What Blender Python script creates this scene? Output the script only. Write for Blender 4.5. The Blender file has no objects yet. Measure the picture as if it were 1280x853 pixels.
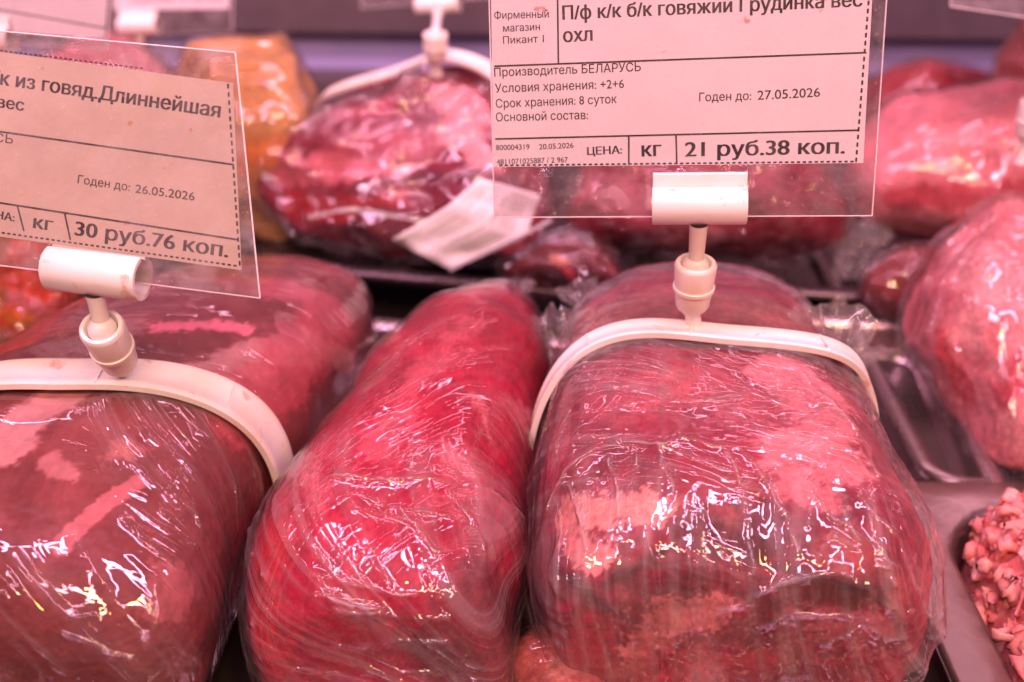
import bpy, bmesh, math, random
import numpy as np
from mathutils import Vector, Matrix
from mathutils.bvhtree import BVHTree

scene = bpy.context.scene
col = scene.collection
CM = 0.01
random.seed(7)

# ---------------------------------------------------------------- camera (all lengths below in cm)
PITCH, YAW, HCAM, FPX = math.radians(29.0), math.radians(2.4), 28.0, 1422.0
Rv = np.array([math.cos(YAW), math.sin(YAW), 0.0])
Fv = np.array([-math.sin(YAW) * math.cos(PITCH), math.cos(YAW) * math.cos(PITCH), -math.sin(PITCH)])
Uv = np.cross(Rv, Fv)
CAM = np.array([0.0, 0.0, HCAM])
cd = bpy.data.cameras.new('camera'); cam = bpy.data.objects.new('camera', cd); col.objects.link(cam)
cd.sensor_width = 36.0; cd.lens = 36.0 * FPX / 1280.0
cd.clip_start = 0.01; cd.clip_end = 20
M = Matrix.Identity(4)
for i in range(3):
    M[i][0], M[i][1], M[i][2], M[i][3] = Rv[i], Uv[i], -Fv[i], CAM[i] * CM
cam.matrix_world = M
cd.dof.use_dof = True; cd.dof.focus_distance = 0.33; cd.dof.aperture_fstop = 8.0
scene.camera = cam

# ---------------------------------------------------------------- world, lamps, exposure
w = bpy.data.worlds.new('World'); scene.world = w; w.use_nodes = True
bg = w.node_tree.nodes['Background']; bg.inputs[0].default_value = (0.62, 0.22, 0.28, 1); bg.inputs[1].default_value = 0.18
def area(name, loc, target, sx, sy, power, color):
    l = bpy.data.lights.new(name, 'AREA'); l.shape = 'RECTANGLE'; l.size = sx * CM; l.size_y = sy * CM
    l.energy = power; l.color = color
    o = bpy.data.objects.new(name, l); col.objects.link(o)
    loc = Vector(loc) * CM; o.location = loc
    d = Vector(target) * CM - loc
    o.rotation_euler = d.to_track_quat('-Z', 'Y').to_euler()
    return o
# the pink tube above the meat, running along the case; an unseen second one at the back, aimed to brighten the wall; warm ceiling lamps of the shop
area('tube_light', (-4, 22, 74), (-4, 27, 0), 150, 2.4, 7.6, (1.0, 0.49, 0.76))
area('tube_light', (0, 70, 46), (0, 92, 4), 150, 4.0, 4.5, (1.0, 0.50, 0.70))
area('front_fill_lamp', (0, -26, 70), (0, 45, 4), 130, 3, 5.4, (1.0, 0.50, 0.64))  # unseen tube added at the front for card light and film glints
for (x, y, z, s, p) in ((-22, -62, 118, 7, 1.6), (30, -50, 112, 7, 1.6), (75, -30, 100, 8, 1.2), (5, -105, 120, 8, 1.8)):
    area('ceiling_lamp', (x, y, z), (0, 35, 0), s, s, p * 1.6, (1.0, 0.62, 0.16))
vs = scene.view_settings
vs.view_transform = 'Standard'; vs.look = 'None'; vs.exposure = 0.25; vs.gamma = 1.0
cy = scene.cycles
cy.max_bounces = 10; cy.transparent_max_bounces = 24; cy.transmission_bounces = 6; cy.glossy_bounces = 4; cy.diffuse_bounces = 3
cy.sample_clamp_indirect = 6.0; cy.caustics_reflective = False; cy.caustics_refractive = False
cy.use_denoising = True

# ---------------------------------------------------------------- geometry helpers
def at(px, py, d):
    return CAM + d * (Fv + Rv * (px - 640.0) / FPX - Uv * (py - 426.5) / FPX)
def ray(px, py):
    v = Fv + Rv * (px - 640.0) / FPX - Uv * (py - 426.5) / FPX
    return v / np.linalg.norm(v)
def at_z(px, py, z):
    v = ray(px, py); return CAM + v * ((z - HCAM) / v[2])
def at_y(px, py, y):
    v = ray(px, py); return CAM + v * (y / v[1])
def C(px, y, z):
    """the point with world depth y and height z that lies in picture column px"""
    k = (px - 640.0) / FPX; b = np.array([0, y, z - HCAM]); e = Rv - k * Fv
    return (-(b @ e) / e[0], y, z)
def proj(P):
    q = np.asarray(P) - CAM; d = q @ Fv
    return 640 + FPX * (q @ Rv) / d, 426.5 - FPX * (q @ Uv) / d, d

_perm = np.random.RandomState(3).permutation(256); _perm = np.concatenate([_perm, _perm, _perm])
_g = np.random.RandomState(5).normal(size=(256, 3)); _g /= np.linalg.norm(_g, axis=1)[:, None]
def perlin(p):
    p = np.asarray(p, dtype=np.float64)
    i = np.floor(p).astype(np.int64); f = p - i; i &= 255
    u = f * f * f * (f * (f * 6 - 15) + 10)
    out = 0
    for dx in (0, 1):
        for dy in (0, 1):
            for dz in (0, 1):
                h = _perm[_perm[_perm[(i[:, 0] + dx) & 255] + ((i[:, 1] + dy) & 255)] + ((i[:, 2] + dz) & 255)]
                g = _g[h]
                dot = g[:, 0] * (f[:, 0] - dx) + g[:, 1] * (f[:, 1] - dy) + g[:, 2] * (f[:, 2] - dz)
                wx = u[:, 0] if dx else 1 - u[:, 0]; wy = u[:, 1] if dy else 1 - u[:, 1]; wz = u[:, 2] if dz else 1 - u[:, 2]
                out = out + dot * wx * wy * wz
    return out * 1.6
def fbm(p, o=3):
    s = 0; a = 1.0; t = 0
    for k in range(o):
        s = s + a * perlin(p * (2.03 ** k) + 17.3 * k); t += a; a *= 0.5
    return s / t
def ridged(p, k=3.0):
    return np.exp(-(perlin(p) * (3.2 + 0.9 * k)) ** 2)
def sstep(a, b, x):
    t = np.clip((x - a) / (b - a), 0, 1); return t * t * (3 - 2 * t)

def link(name, mesh, mat=None, parent=None):
    o = bpy.data.objects.new(name, mesh); col.objects.link(o)
    if mat: mesh.materials.append(mat)
    if parent is not None:
        o.parent = parent; o.matrix_parent_inverse = Matrix.Translation(-Vector(parent.location))
    return o
def mesh_obj(name, V, F, mat, parent=None, smooth=True, colors=None, sharp=None):
    me = bpy.data.meshes.new(name)
    V = np.asarray(V, dtype=np.float64) * CM
    if isinstance(F, np.ndarray):
        n = len(F); k = F.shape[1]
        me.vertices.add(len(V)); me.vertices.foreach_set('co', V.ravel().astype(np.float32))
        me.loops.add(n * k); me.loops.foreach_set('vertex_index', F.ravel().astype(np.int32))
        me.polygons.add(n)
        me.polygons.foreach_set('loop_start', np.arange(0, n * k, k, dtype=np.int32))
        me.update(calc_edges=True); me.validate()
    else:
        me.from_pydata([tuple(v) for v in V], [], F); me.update()
    if smooth:
        me.polygons.foreach_set('use_smooth', np.ones(len(me.polygons), dtype=bool))
        if sharp is not None: me.set_sharp_from_angle(angle=math.radians(sharp))
    if colors is not None:
        a = me.attributes.new('meat_color', 'FLOAT_COLOR', 'POINT')
        a.data.foreach_set('color', np.concatenate([colors, np.ones((len(colors), 1))], 1).astype(np.float32).ravel())
    return link(name, me, mat, parent)
def thing(name, label, cat, loc, group=None):
    o = bpy.data.objects.new(name, None); col.objects.link(o)
    o.location = Vector(loc) * CM; o.empty_display_size = 0.02
    o['label'] = label; o['category'] = cat
    if group: o['group'] = group
    return o
def tag(o, label, cat, group=None):
    o['label'] = label; o['category'] = cat
    if group: o['group'] = group
    return o
def grid_faces(n, m, closed=True):
    i = np.arange(n - 1)[:, None]; j = np.arange(m if closed else m - 1)[None, :]
    a = i * m + j; b = i * m + (j + 1) % m
    return np.stack([a, b, b + m, a + m], -1).reshape(-1, 4)

# ---------------------------------------------------------------- materials
def new_mat(name):
    m = bpy.data.materials.new(name); m.use_nodes = True
    nt = m.node_tree; nt.nodes.clear()
    return m, nt
class N:
    """small wrapper so that node graphs stay readable"""
    def __init__(s, nt): s.nt = nt
    def __call__(s, typ, **kw):
        n = s.nt.nodes.new(typ)
        for k, v in kw.items():
            if k.startswith('i_'):
                key = k[2:]; key = int(key) if key.isdigit() else key.replace('_', ' ')
                if isinstance(v, bpy.types.NodeSocket): s.nt.links.new(v, n.inputs[key])
                else: n.inputs[key].default_value = v
            else: setattr(n, k, v)
        return n
    def math(s, op, a, b=0.0, clamp=False):
        n = s.nt.nodes.new('ShaderNodeMath'); n.operation = op; n.use_clamp = clamp
        for i, v in enumerate((a, b)):
            if isinstance(v, bpy.types.NodeSocket): s.nt.links.new(v, n.inputs[i])
            else: n.inputs[i].default_value = v
        return n.outputs[0]
    def ramp(s, fac, stops):
        n = s.nt.nodes.new('ShaderNodeValToRGB'); s.nt.links.new(fac, n.inputs[0])
        e = n.color_ramp.elements
        while len(e) < len(stops): e.new(0.5)
        for i, (p, c) in enumerate(stops):
            e[i].position = p; e[i].color = (c, c, c, 1) if not isinstance(c, tuple) else (*c, 1)
        return n.outputs[0]
    def mix(s, fac, a, b, blend='MIX'):
        n = s.nt.nodes.new('ShaderNodeMix'); n.data_type = 'RGBA'; n.blend_type = blend
        for i, v in ((0, fac), (6, a), (7, b)):
            if isinstance(v, bpy.types.NodeSocket): s.nt.links.new(v, n.inputs[i])
            elif i == 0: n.inputs[i].default_value = v
            else: n.inputs[i].default_value = (*v, 1)
        return n.outputs[2]
    def noise(s, vec, scale, detail=3, rough=0.55, dist=0.0, stretch=None, rot=None):
        if stretch:
            mp = s('ShaderNodeMapping', i_Vector=vec); mp.inputs['Scale'].default_value = stretch
            if rot: mp.inputs['Rotation'].default_value = rot
            vec = mp.outputs[0]
        n = s('ShaderNodeTexNoise', i_Vector=vec, i_Scale=scale, i_Detail=detail, i_Roughness=rough, i_Distortion=dist)
        return n.outputs[0]
    def schlick(s, normal, f0):
        lw = s('ShaderNodeLayerWeight', i_Normal=normal); lw.inputs['Blend'].default_value = 0.5
        return s.math('ADD', s.math('MULTIPLY', s.math('POWER', lw.outputs['Facing'], 5.0), 1 - f0), f0, clamp=True)
    def out(s, sh):
        o = s.nt.nodes.new('ShaderNodeOutputMaterial'); s.nt.links.new(sh, o.inputs[0])

def meat_mat(name, fiber=(140, 25, 90), rot=(0, 0, 0), fat_col=(0.75, 0.36, 0.36), marble=0.35, fine=1.0, rough=0.35, bump=0.5, var=0.9):
    m, nt = new_mat(name); n = N(nt)
    co = n('ShaderNodeTexCoord').outputs['Object']
    at_ = n('ShaderNodeAttribute'); at_.attribute_name = 'meat_color'
    f1 = n.noise(co, 1.0, 5, 0.6, 0.6, stretch=fiber, rot=rot)
    f2 = n.noise(co, 55, 6, 0.65, 0.8)
    f3 = n.noise(co, 420, 3, 0.6)
    dark = n.ramp(f2, [(0.28, 1.0 - 0.5 * var), (0.62, 1.0 + 0.12 * var)])
    c = n.mix(1.0, at_.outputs['Color'], dark, 'MULTIPLY')
    fib = n.ramp(f1, [(0.3, 1.0 - 0.28 * var), (0.7, 1.0 + 0.2 * var)])
    c = n.mix(0.8, c, fib, 'MULTIPLY')
    vein = n.noise(co, 1.0, 6, 0.62, 1.6, stretch=tuple(v * 0.55 for v in fiber), rot=rot)
    vm = n.ramp(vein, [(0.56, 0.0), (0.64, 1.0)])
    vm = n.math('MULTIPLY', vm, marble)
    c = n.mix(vm, c, fat_col)
    sp = n.ramp(f3, [(0.4, 0.86), (0.62, 1.1)])
    c = n.mix(0.7 * fine, c, sp, 'MULTIPLY')
    f4 = n.noise(co, 1.0, 3, 0.6, 0.4, stretch=tuple(v * 9 for v in fiber), rot=rot)
    c = n.mix(0.8 * fine, c, n.ramp(f4, [(0.36, 0.72), (0.62, 1.18)]), 'MULTIPLY')
    h = n.math('ADD', n.math('MULTIPLY', f1, 0.7), n.math('MULTIPLY', f3, 0.35))
    b = n('ShaderNodeBump', i_Strength=bump, i_Distance=0.0012, i_Height=h)
    p = n('ShaderNodeBsdfPrincipled', i_Base_Color=c, i_Roughness=rough, i_Normal=b.outputs[0])
    p.inputs['Subsurface Weight'].default_value = 0.25
    p.inputs['Subsurface Radius'].default_value = (1.0, 0.25, 0.2)
    p.inputs['Subsurface Scale'].default_value = 0.004
    p.inputs['Specular IOR Level'].default_value = 0.15
    n.out(p.outputs[0]); return m

FOLD_H = 0.00042
def film_mat(name, stretch=(60, 300, 60), rot=(0, 0, 0), haze=0.16, base_haze=0.03, bump=0.35, rough=0.02, streak2=None, tint=(1, .96, .97), gl=2.3):
    """thin cling film: clear, glossy, with pale stretch streaks where it lies double"""
    m, nt = new_mat(name); n = N(nt)
    co = n('ShaderNodeTexCoord').outputs['Object']
    warp = n('ShaderNodeTexNoise', i_Vector=co, i_Scale=14.0, i_Detail=2.0)
    wv = n('ShaderNodeVectorMath', operation='SCALE', i_0=warp.outputs['Color']); wv.inputs['Scale'].default_value = 0.018
    ad = n('ShaderNodeVectorMath', operation='ADD', i_0=co, i_1=wv.outputs[0]).outputs[0]
    s1 = n.noise(ad, 1.0, 3, 0.55, 0.4, stretch=stretch, rot=rot)
    s2 = n.noise(ad, 1.0, 2, 0.5, 0.7, stretch=streak2 or (220, 60, 120), rot=(0.3, 0.2, 0.9))
    big = n.noise(co, 26, 3, 0.55)
    st = n.ramp(s1, [(0.52, 0.0), (0.60, 0.55), (0.66, 1.0)])
    st2 = n.ramp(s2, [(0.57, 0.0), (0.66, 1.0)])
    bm = n.ramp(big, [(0.36, 0.1), (0.66, 1.0)])
    hz = n.math('MAXIMUM', st, n.math('MULTIPLY', st2, 0.7))
    hz = n.math('MULTIPLY', hz, bm)
    cr = n('ShaderNodeAttribute'); cr.attribute_name = 'crease'
    def fold(x, k):                                  # thin rounded fold lines
        y = n.math('MULTIPLY', n.math('SUBTRACT', x, 0.5), k)
        return n.math('POWER', 2.718, n.math('MULTIPLY', n.math('MULTIPLY', y, y), -1.0))
    tot = n.math('MULTIPLY', n.math('MULTIPLY', fold(s1, 24.0), bm), bump * 0.35)
    for nm, k1, k2 in (('fold_a', 11.0, 17.0), ('fold_b', 13.0, 18.0)):
        at_ = n('ShaderNodeAttribute'); at_.attribute_name = nm
        sp = n('ShaderNodeSeparateXYZ', i_0=at_.outputs['Vector'])
        cb = n('ShaderNodeCombineXYZ', i_0=sp.outputs[0], i_1=sp.outputs[1])
        n1 = n('ShaderNodeTexNoise', i_Vector=cb.outputs[0], i_Scale=1.0, i_Detail=0.0).outputs[0]
        n2 = n('ShaderNodeTexNoise', i_Vector=cb.outputs[0], i_Scale=2.3, i_Detail=0.0).outputs[0]
        g = n('ShaderNodeTexNoise', i_Vector=cb.outputs[0], i_Scale=0.45, i_Detail=1.0).outputs[0]
        g = n.ramp(g, [(0.36, 0.15), (0.58, 1.0)])
        one = n.math('ADD', fold(n1, k1), n.math('MULTIPLY', fold(n2, k2), 0.5))
        tot = n.math('ADD', tot, n.math('MULTIPLY', n.math('MULTIPLY', one, g), sp.outputs[2]))
    cd_ = n('ShaderNodeAttribute'); cd_.attribute_name = 'crease_distance'
    cl = n.math('MULTIPLY', n.math('ADD', cd_.outputs['Fac'], 0.0), 1.0 / 0.055)
    cl = n.math('POWER', 2.718, n.math('MULTIPLY', n.math('MULTIPLY', cl, cl), -1.0))
    tot = n.math('ADD', tot, n.math('MULTIPLY', cl, 1.6))
    hgt = tot
    hz = n.math('MULTIPLY', n.math('ADD', n.math('MULTIPLY', hz, 0.15), n.math('MULTIPLY', tot, 0.42)), haze)
    hz = n.math('ADD', hz, base_haze * 0.4, clamp=True)
    b = n('ShaderNodeBump', i_Strength=1.0, i_Distance=FOLD_H, i_Height=hgt)
    fac = n.schlick(b.outputs[0], 0.04 * gl)
    tr = n('ShaderNodeBsdfTransparent'); tr.inputs[0].default_value = (*tint, 1)
    df = n('ShaderNodeBsdfDiffuse', i_Normal=b.outputs[0]); df.inputs[0].default_value = (0.9, 0.86, 0.88, 1)
    tl = n('ShaderNodeBsdfTranslucent'); tl.inputs[0].default_value = (0.9, 0.86, 0.88, 1)
    dm = n('ShaderNodeMixShader', i_0=0.35, i_1=df.outputs[0], i_2=tl.outputs[0])
    gs = n('ShaderNodeBsdfGlossy', i_Roughness=rough, i_Normal=b.outputs[0])
    m1 = n('ShaderNodeMixShader', i_0=hz, i_1=tr.outputs[0], i_2=dm.outputs[0])
    m2 = n('ShaderNodeMixShader', i_0=fac, i_1=m1.outputs[0], i_2=gs.outputs[0])
    n.out(m2.outputs[0]); return m

def plastic_mat():
    m, nt = new_mat('white_plastic'); n = N(nt)
    co = n('ShaderNodeTexCoord').outputs['Object']
    g = n.noise(co, 120, 4, 0.6)
    g2 = n.noise(co, 38, 4, 0.6)
    c = n.mix(n.ramp(g2, [(0.46, 0.0), (0.70, 0.8)]), (0.83, 0.81, 0.77), (0.79, 0.66, 0.50))
    c = n.mix(n.ramp(g, [(0.62, 0.0), (0.70, 0.7)]), c, (0.68, 0.36, 0.27))
    b = n('ShaderNodeBump', i_Strength=0.15, i_Distance=0.0005, i_Height=g)
    p = n('ShaderNodeBsdfPrincipled', i_Base_Color=c, i_Roughness=0.38, i_Normal=b.outputs[0])
    p.inputs['Subsurface Weight'].default_value = 0.15; p.inputs['Subsurface Scale'].default_value = 0.003
    n.out(p.outputs[0]); return m
def paper_mat(name, c0, c1):
    m, nt = new_mat(name); n = N(nt)
    co = n('ShaderNodeTexCoord').outputs['Object']
    c = n.mix(n.ramp(n.noise(co, 60, 4), [(0.35, 0.0), (0.7, 1.0)]), c0, c1)
    c = n.mix(n.ramp(n.noise(co, 170, 2), [(0.72, 0.0), (0.76, 0.7)]), c, (0.5, 0.22, 0.1))
    p = n('ShaderNodeBsdfPrincipled', i_Base_Color=c, i_Roughness=0.7)
    n.out(p.outputs[0]); return m
def sleeve_mat(name, haze=0.10):
    m, nt = new_mat(name); n = N(nt)
    co = n('ShaderNodeTexCoord').outputs['Object']
    g = n.noise(co, 90, 5, 0.7); f = n.noise(co, 900, 2, 0.6)
    hz = n.math('MULTIPLY', n.ramp(g, [(0.4, 0.2), (0.66, 1.0)]), haze)
    hz = n.math('ADD', hz, n.math('MULTIPLY', n.ramp(f, [(0.66, 0.0), (0.72, 1.0)]), 0.12), clamp=True)
    b = n('ShaderNodeBump', i_Strength=0.08, i_Distance=0.001, i_Height=g)
    fr = n.schlick(b.outputs[0], 0.035)
    tr = n('ShaderNodeBsdfTransparent'); tr.inputs[0].default_value = (0.95, 0.93, 0.93, 1)
    df = n('ShaderNodeBsdfDiffuse'); df.inputs[0].default_value = (0.8, 0.75, 0.75, 1)
    gs = n('ShaderNodeBsdfGlossy', i_Roughness=0.08, i_Normal=b.outputs[0])
    m1 = n('ShaderNodeMixShader', i_0=hz, i_1=tr.outputs[0], i_2=df.outputs[0])
    m2 = n('ShaderNodeMixShader', i_0=fr, i_1=m1.outputs[0], i_2=gs.outputs[0])
    n.out(m2.outputs[0]); return m
def simple(name, c, rough=0.5, metal=0.0, ns=60, var=0.15, bump=0.1):
    m, nt = new_mat(name); n = N(nt)
    co = n('ShaderNodeTexCoord').outputs['Object']
    g = n.noise(co, ns, 4, 0.6)
    lo = tuple(x * (1 - var) for x in c); hi = tuple(min(1, x * (1 + var)) for x in c)
    cc = n.mix(g, lo, hi)
    rr = n.ramp(g, [(0.3, max(0.03, rough - 0.08)), (0.7, rough + 0.1)])
    b = n('ShaderNodeBump', i_Strength=bump, i_Distance=0.0005, i_Height=n.noise(co, ns * 8, 2))
    p = n('ShaderNodeBsdfPrincipled', i_Base_Color=cc, i_Roughness=rr, i_Metallic=metal, i_Normal=b.outputs[0])
    n.out(p.outputs[0]); return m

PLASTIC = plastic_mat()
INK = simple('printed_ink', (0.008, 0.006, 0.007), 0.6)
PAPER_W = paper_mat('white_label_paper', (0.80, 0.77, 0.80), (0.86, 0.83, 0.85))
PAPER_T = paper_mat('stained_label_paper', (0.54, 0.47, 0.36), (0.64, 0.56, 0.44))
SLEEVE = sleeve_mat('clear_sleeve_plastic', 0.05)
SLEEVE_D = sleeve_mat('smeared_sleeve_plastic', 0.10)
EDGE = simple('cut_plastic_edge', (0.85, 0.8, 0.82), 0.3)
STEEL = simple('brushed_steel', (0.33, 0.25, 0.225), 0.36, 0.85, 25, 0.35, 0.5)
STEEL_D = simple('dull_steel', (0.36, 0.29, 0.28), 0.30, 0.85, 30, 0.2, 0.1)
POLISHED = simple('polished_steel', (0.50, 0.42, 0.42), 0.20, 0.9, 30, 0.15, 0.1)
DARKSTEEL = simple('dark_steel', (0.12, 0.09, 0.10), 0.25, 0.8)
WALL = simple('lavender_back_panel', (0.42, 0.40, 0.68), 0.5, 0, 6, 0.12)
RAIL = simple('dark_rail', (0.12, 0.09, 0.10), 0.5)
DECK = simple('dark_case_deck', (0.03, 0.022, 0.024), 0.45)

# ---------------------------------------------------------------- the roll shape
class Roll:
    def __init__(s, stations, n=2.4, p0=5.0, p1=4.0, amp=0.0, seed=0.0):
        s.amp, s.seed = amp, seed
        st = np.array([[*c, a, bu, bd] for (c, a, bu, bd) in stations], float)
        s.st = st; s.n = n; s.p0, s.p1 = p0, p1
        ax = st[-1, :3] - st[0, :3]; s.L = np.linalg.norm(ax); s.ax = ax / s.L
        s.side = np.cross(s.ax, [0, 0, 1.0]); s.side /= np.linalg.norm(s.side)
        s.up = np.cross(s.side, s.ax)
        s.ts = ((st[:, :3] - st[0, :3]) @ s.ax) / s.L
    def interp(s, x):
        x = np.clip(x, 0, 1)
        k = np.clip(np.searchsorted(s.ts, x, side='right') - 1, 0, len(s.ts) - 2)
        t0 = s.ts[k]; t1 = s.ts[k + 1]; u = (x - t0) / (t1 - t0)
        P = s.st; km = np.maximum(k - 1, 0); kp = np.minimum(k + 2, len(P) - 1)
        u = u[:, None]
        return 0.5 * ((2 * P[k]) + (-P[km] + P[k + 1]) * u + (2 * P[km] - 5 * P[k] + 4 * P[k + 1] - P[kp]) * u * u + (-P[km] + 3 * P[k] - 3 * P[k + 1] + P[kp]) * u ** 3)
    def point(s, x, r, th):
        q = s.interp(x)
        c, sn = np.cos(th), np.sin(th)
        cx = np.sign(c) * np.abs(c) ** (2 / s.n); sy = np.sign(sn) * np.abs(sn) ** (2 / s.n)
        b = np.where(sn > 0, q[:, 4], q[:, 5])
        return q[:, :3] + (r * q[:, 3] * cx)[:, None] * s.side + (r * b * sy)[:, None] * s.up
    def profile(s, n, dense=False):
        f = np.linspace(0, math.pi, 4001)
        p = np.where(f < math.pi / 2, s.p0, s.p1)
        w_ = np.mean(s.st[:, 3])
        x = np.sign(-np.cos(f)) * np.abs(np.cos(f)) ** (2 / p); r = np.sin(f) ** (2 / p)
        # the two caps are rounded over a depth of about the half width
        d = np.sqrt((np.diff(x) * s.L / 2) ** 2 + (np.diff(r) * w_) ** 2); a = np.concatenate([[0], np.cumsum(d)])
        q = np.linspace(0, a[-1], n) if not dense else np.interp(np.linspace(0, 1, n), [0, 0.10, 0.62, 1.0], [0, a[-1] * 0.07, a[-1] * 0.46, a[-1]])
        return (np.interp(q, a, x) + 1) / 2, np.interp(q, a, r)
    def surface(s, nx, nt, dense=False):
        x, r = s.profile(nx, dense)
        # even spacing round the section
        th = np.linspace(0, 2 * math.pi, 2001); e = s.point(np.full(2001, 0.5), np.ones(2001), th)
        a = np.concatenate([[0], np.cumsum(np.linalg.norm(np.diff(e, axis=0), axis=1))])
        g = np.linspace(0, a[-1], nt, endpoint=False)
        if dense: g = np.interp(g / a[-1], [0, 0.68, 1.0], [0, a[-1] * 0.55, a[-1]])
        tt = np.interp(g, a, th)
        X = np.repeat(x, nt); R = np.repeat(r, nt); T = np.tile(tt, nx)
        P = s.point(X, R, T)
        if s.amp:
            q = P * 0.17 + s.seed
            P = P + s.amp * np.stack([perlin(q), perlin(q + 31), 0.6 * perlin(q + 57)], 1) + 0.35 * s.amp * np.stack([perlin(q * 2.3), perlin(q * 2.3 + 31), perlin(q * 2.3 + 57)], 1)
        return P, X, R, T
def grid_normals(V, n, m):
    G = V.reshape(n, m, 3)
    dj = np.roll(G, -1, 1) - np.roll(G, 1, 1)
    di = np.empty_like(G); di[1:-1] = G[2:] - G[:-2]; di[0] = G[1] - G[0]; di[-1] = G[-1] - G[-2]
    N_ = np.cross(di, dj); L = np.linalg.norm(N_, axis=2, keepdims=True); N_ = N_ / np.maximum(L, 1e-9)
    c = G.mean((0, 1))
    if np.sum(N_ * (G - c)) < 0: N_ = -N_
    N_[0] = N_[2].mean(0); N_[-1] = N_[-3].mean(0)
    N_[0] /= np.linalg.norm(N_[0, 0]); N_[-1] /= np.linalg.norm(N_[-1, 0])
    return N_.reshape(-1, 3)
def outward(V, F):
    a, b, c = V[F[:, 0]], V[F[:, 1]], V[F[:, 2]]
    return F if np.sum(np.cross(b - a, c - a) * (a - V.mean(0))) > 0 else F[:, ::-1].copy()
def bvh_of(V, F):
    return BVHTree.FromPolygons([tuple(v) for v in V], [tuple(f) for f in F])
def on_surface(bvh, pts):
    out = []
    for (px, py) in pts:
        r = ray(px, py); h = bvh.ray_cast(Vector(CAM), Vector(r))
        if h[0] is None:
            h = bvh.find_nearest(Vector(at(px, py, 34)))
        out.append(np.array(h[0]))
    return np.array(out)
def dist_path(V, P):
    if len(P) == 1: return np.linalg.norm(V - P[0], axis=1)
    best = np.full(len(V), 1e9)
    for a, b in zip(P[:-1], P[1:]):
        ab = b - a; t = np.clip(((V - a) @ ab) / (ab @ ab + 1e-9), 0, 1)
        best = np.minimum(best, np.linalg.norm(V - a - t[:, None] * ab, axis=1))
    return best

def paint(V, bvh, base, patches, seed=0.0):
    """natural colouring of the cut: a base colour and irregular areas of fat, darker muscle, dark creases or painted shade"""
    C = np.tile(np.array(base, float), (len(V), 1))
    nz = fbm(V * 0.55 + seed, 4); n2 = fbm(V * 1.7 + seed + 9, 3)
    C *= (1 + 0.35 * nz + 0.2 * n2)[:, None]
    wf_ = 0.6 * fbm(V * 3.1 + seed, 3) + 0.35 * perlin(V * 9 + seed)
    for (pts, rad, soft, c, wob, op) in patches:
        P = on_surface(bvh, pts)
        d = dist_path(V, P) + wob * (fbm(V * 0.8 + rad * 7 + seed, 4) + wf_)
        k = (1 - sstep(rad - soft * 0.5, rad + soft * 0.5, d)) * op
        cc = np.array(c)[None, :] * (1 + 0.25 * n2)[:, None]
        C = C * (1 - k[:, None]) + cc * k[:, None]
    return np.clip(C, 0.004, 0.95)

def make_meat(parent, roll, mat, base, patches, nx=340, nt=340, lump=0.35, shrink=0.16, seed=0.0, grooves=(), freq=0.35):
    V, X, R, T = roll.surface(nx, nt, True)
    F = grid_faces(nx, nt); Nn = grid_normals(V, nx, nt)
    Vl, _, _, _ = roll.surface(90, 120); bv = bvh_of(Vl, grid_faces(90, 120))
    d = -shrink - lump * (0.5 + 0.5 * fbm(V * freq + seed, 3)) - 0.12 * lump * np.abs(perlin(V * 1.4 + seed)) - 0.03 * fbm(V * 4 + seed, 2)
    for (pts, wd, dp) in grooves:
        P = on_surface(bv, pts); dd = dist_path(V, P) + 0.15 * perlin(V * 1.2 + seed)
        d -= dp * np.exp(-(dd / wd) ** 2)
    V2 = V + Nn * d[:, None]
    C = paint(V, bv, base, patches, seed)
    return mesh_obj('meat', V2, outward(V, F), mat, parent, colors=C)

def make_film(parent, roll, mat, nx, nt, wrinkle, creases=(), bulge=0.0, name='cling_film', folds=None):
    V, X, R, T = roll.surface(nx, nt, True)
    F = grid_faces(nx, nt); Nn = grid_normals(V, nx, nt)
    L = np.stack([(V - roll.st[0, :3]) @ roll.side, (V - roll.st[0, :3]) @ roll.ax, (V - roll.st[0, :3]) @ roll.up], 1)
    d = 0.06 + bulge + wrinkle(V, L, Nn, X, R, T)
    cre = np.full(len(V), 9.0)
    if creases:
        Vl, _, _, _ = roll.surface(90, 120); bv = bvh_of(Vl, grid_faces(90, 120))
        for (pts, wd, hgt) in creases:
            P = on_surface(bv, pts)
            wb = 0.10 * np.stack([perlin(V * 1.3 + 3), perlin(V * 1.3 + 8), perlin(V * 1.3 + 13)], 1) + 0.03 * np.stack([perlin(V * 4 + 3), perlin(V * 4 + 8), perlin(V * 4 + 13)], 1)
            dd = dist_path(V + wb, P)
            d += hgt * 0.6 * np.exp(-(dd / wd) ** 2); cre = np.minimum(cre, dd)
    F = outward(V, F)
    o = mesh_obj(name, V + Nn * d[:, None], F, mat, parent)
    a = o.data.attributes.new('crease_distance', 'FLOAT', 'POINT'); a.data.foreach_set('value', cre.astype(np.float32))
    if folds is None: folds = lambda V, L: ((L[:, 0] * 1.3 + 0.4 * L[:, 2], L[:, 1] * 0.25, np.full(len(V), 0.28)), (L[:, 1] * 1.2 - 0.5 * L[:, 0], L[:, 0] * 0.2 + L[:, 2] * 0.3, np.full(len(V), 0.22)))
    for nm, uvw in zip(('fold_a', 'fold_b'), folds(V, L)):
        a = o.data.attributes.new(nm, 'FLOAT_VECTOR', 'POINT'); a.data.foreach_set('vector', np.stack(uvw, 1).astype(np.float32).ravel())
    return o

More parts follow.
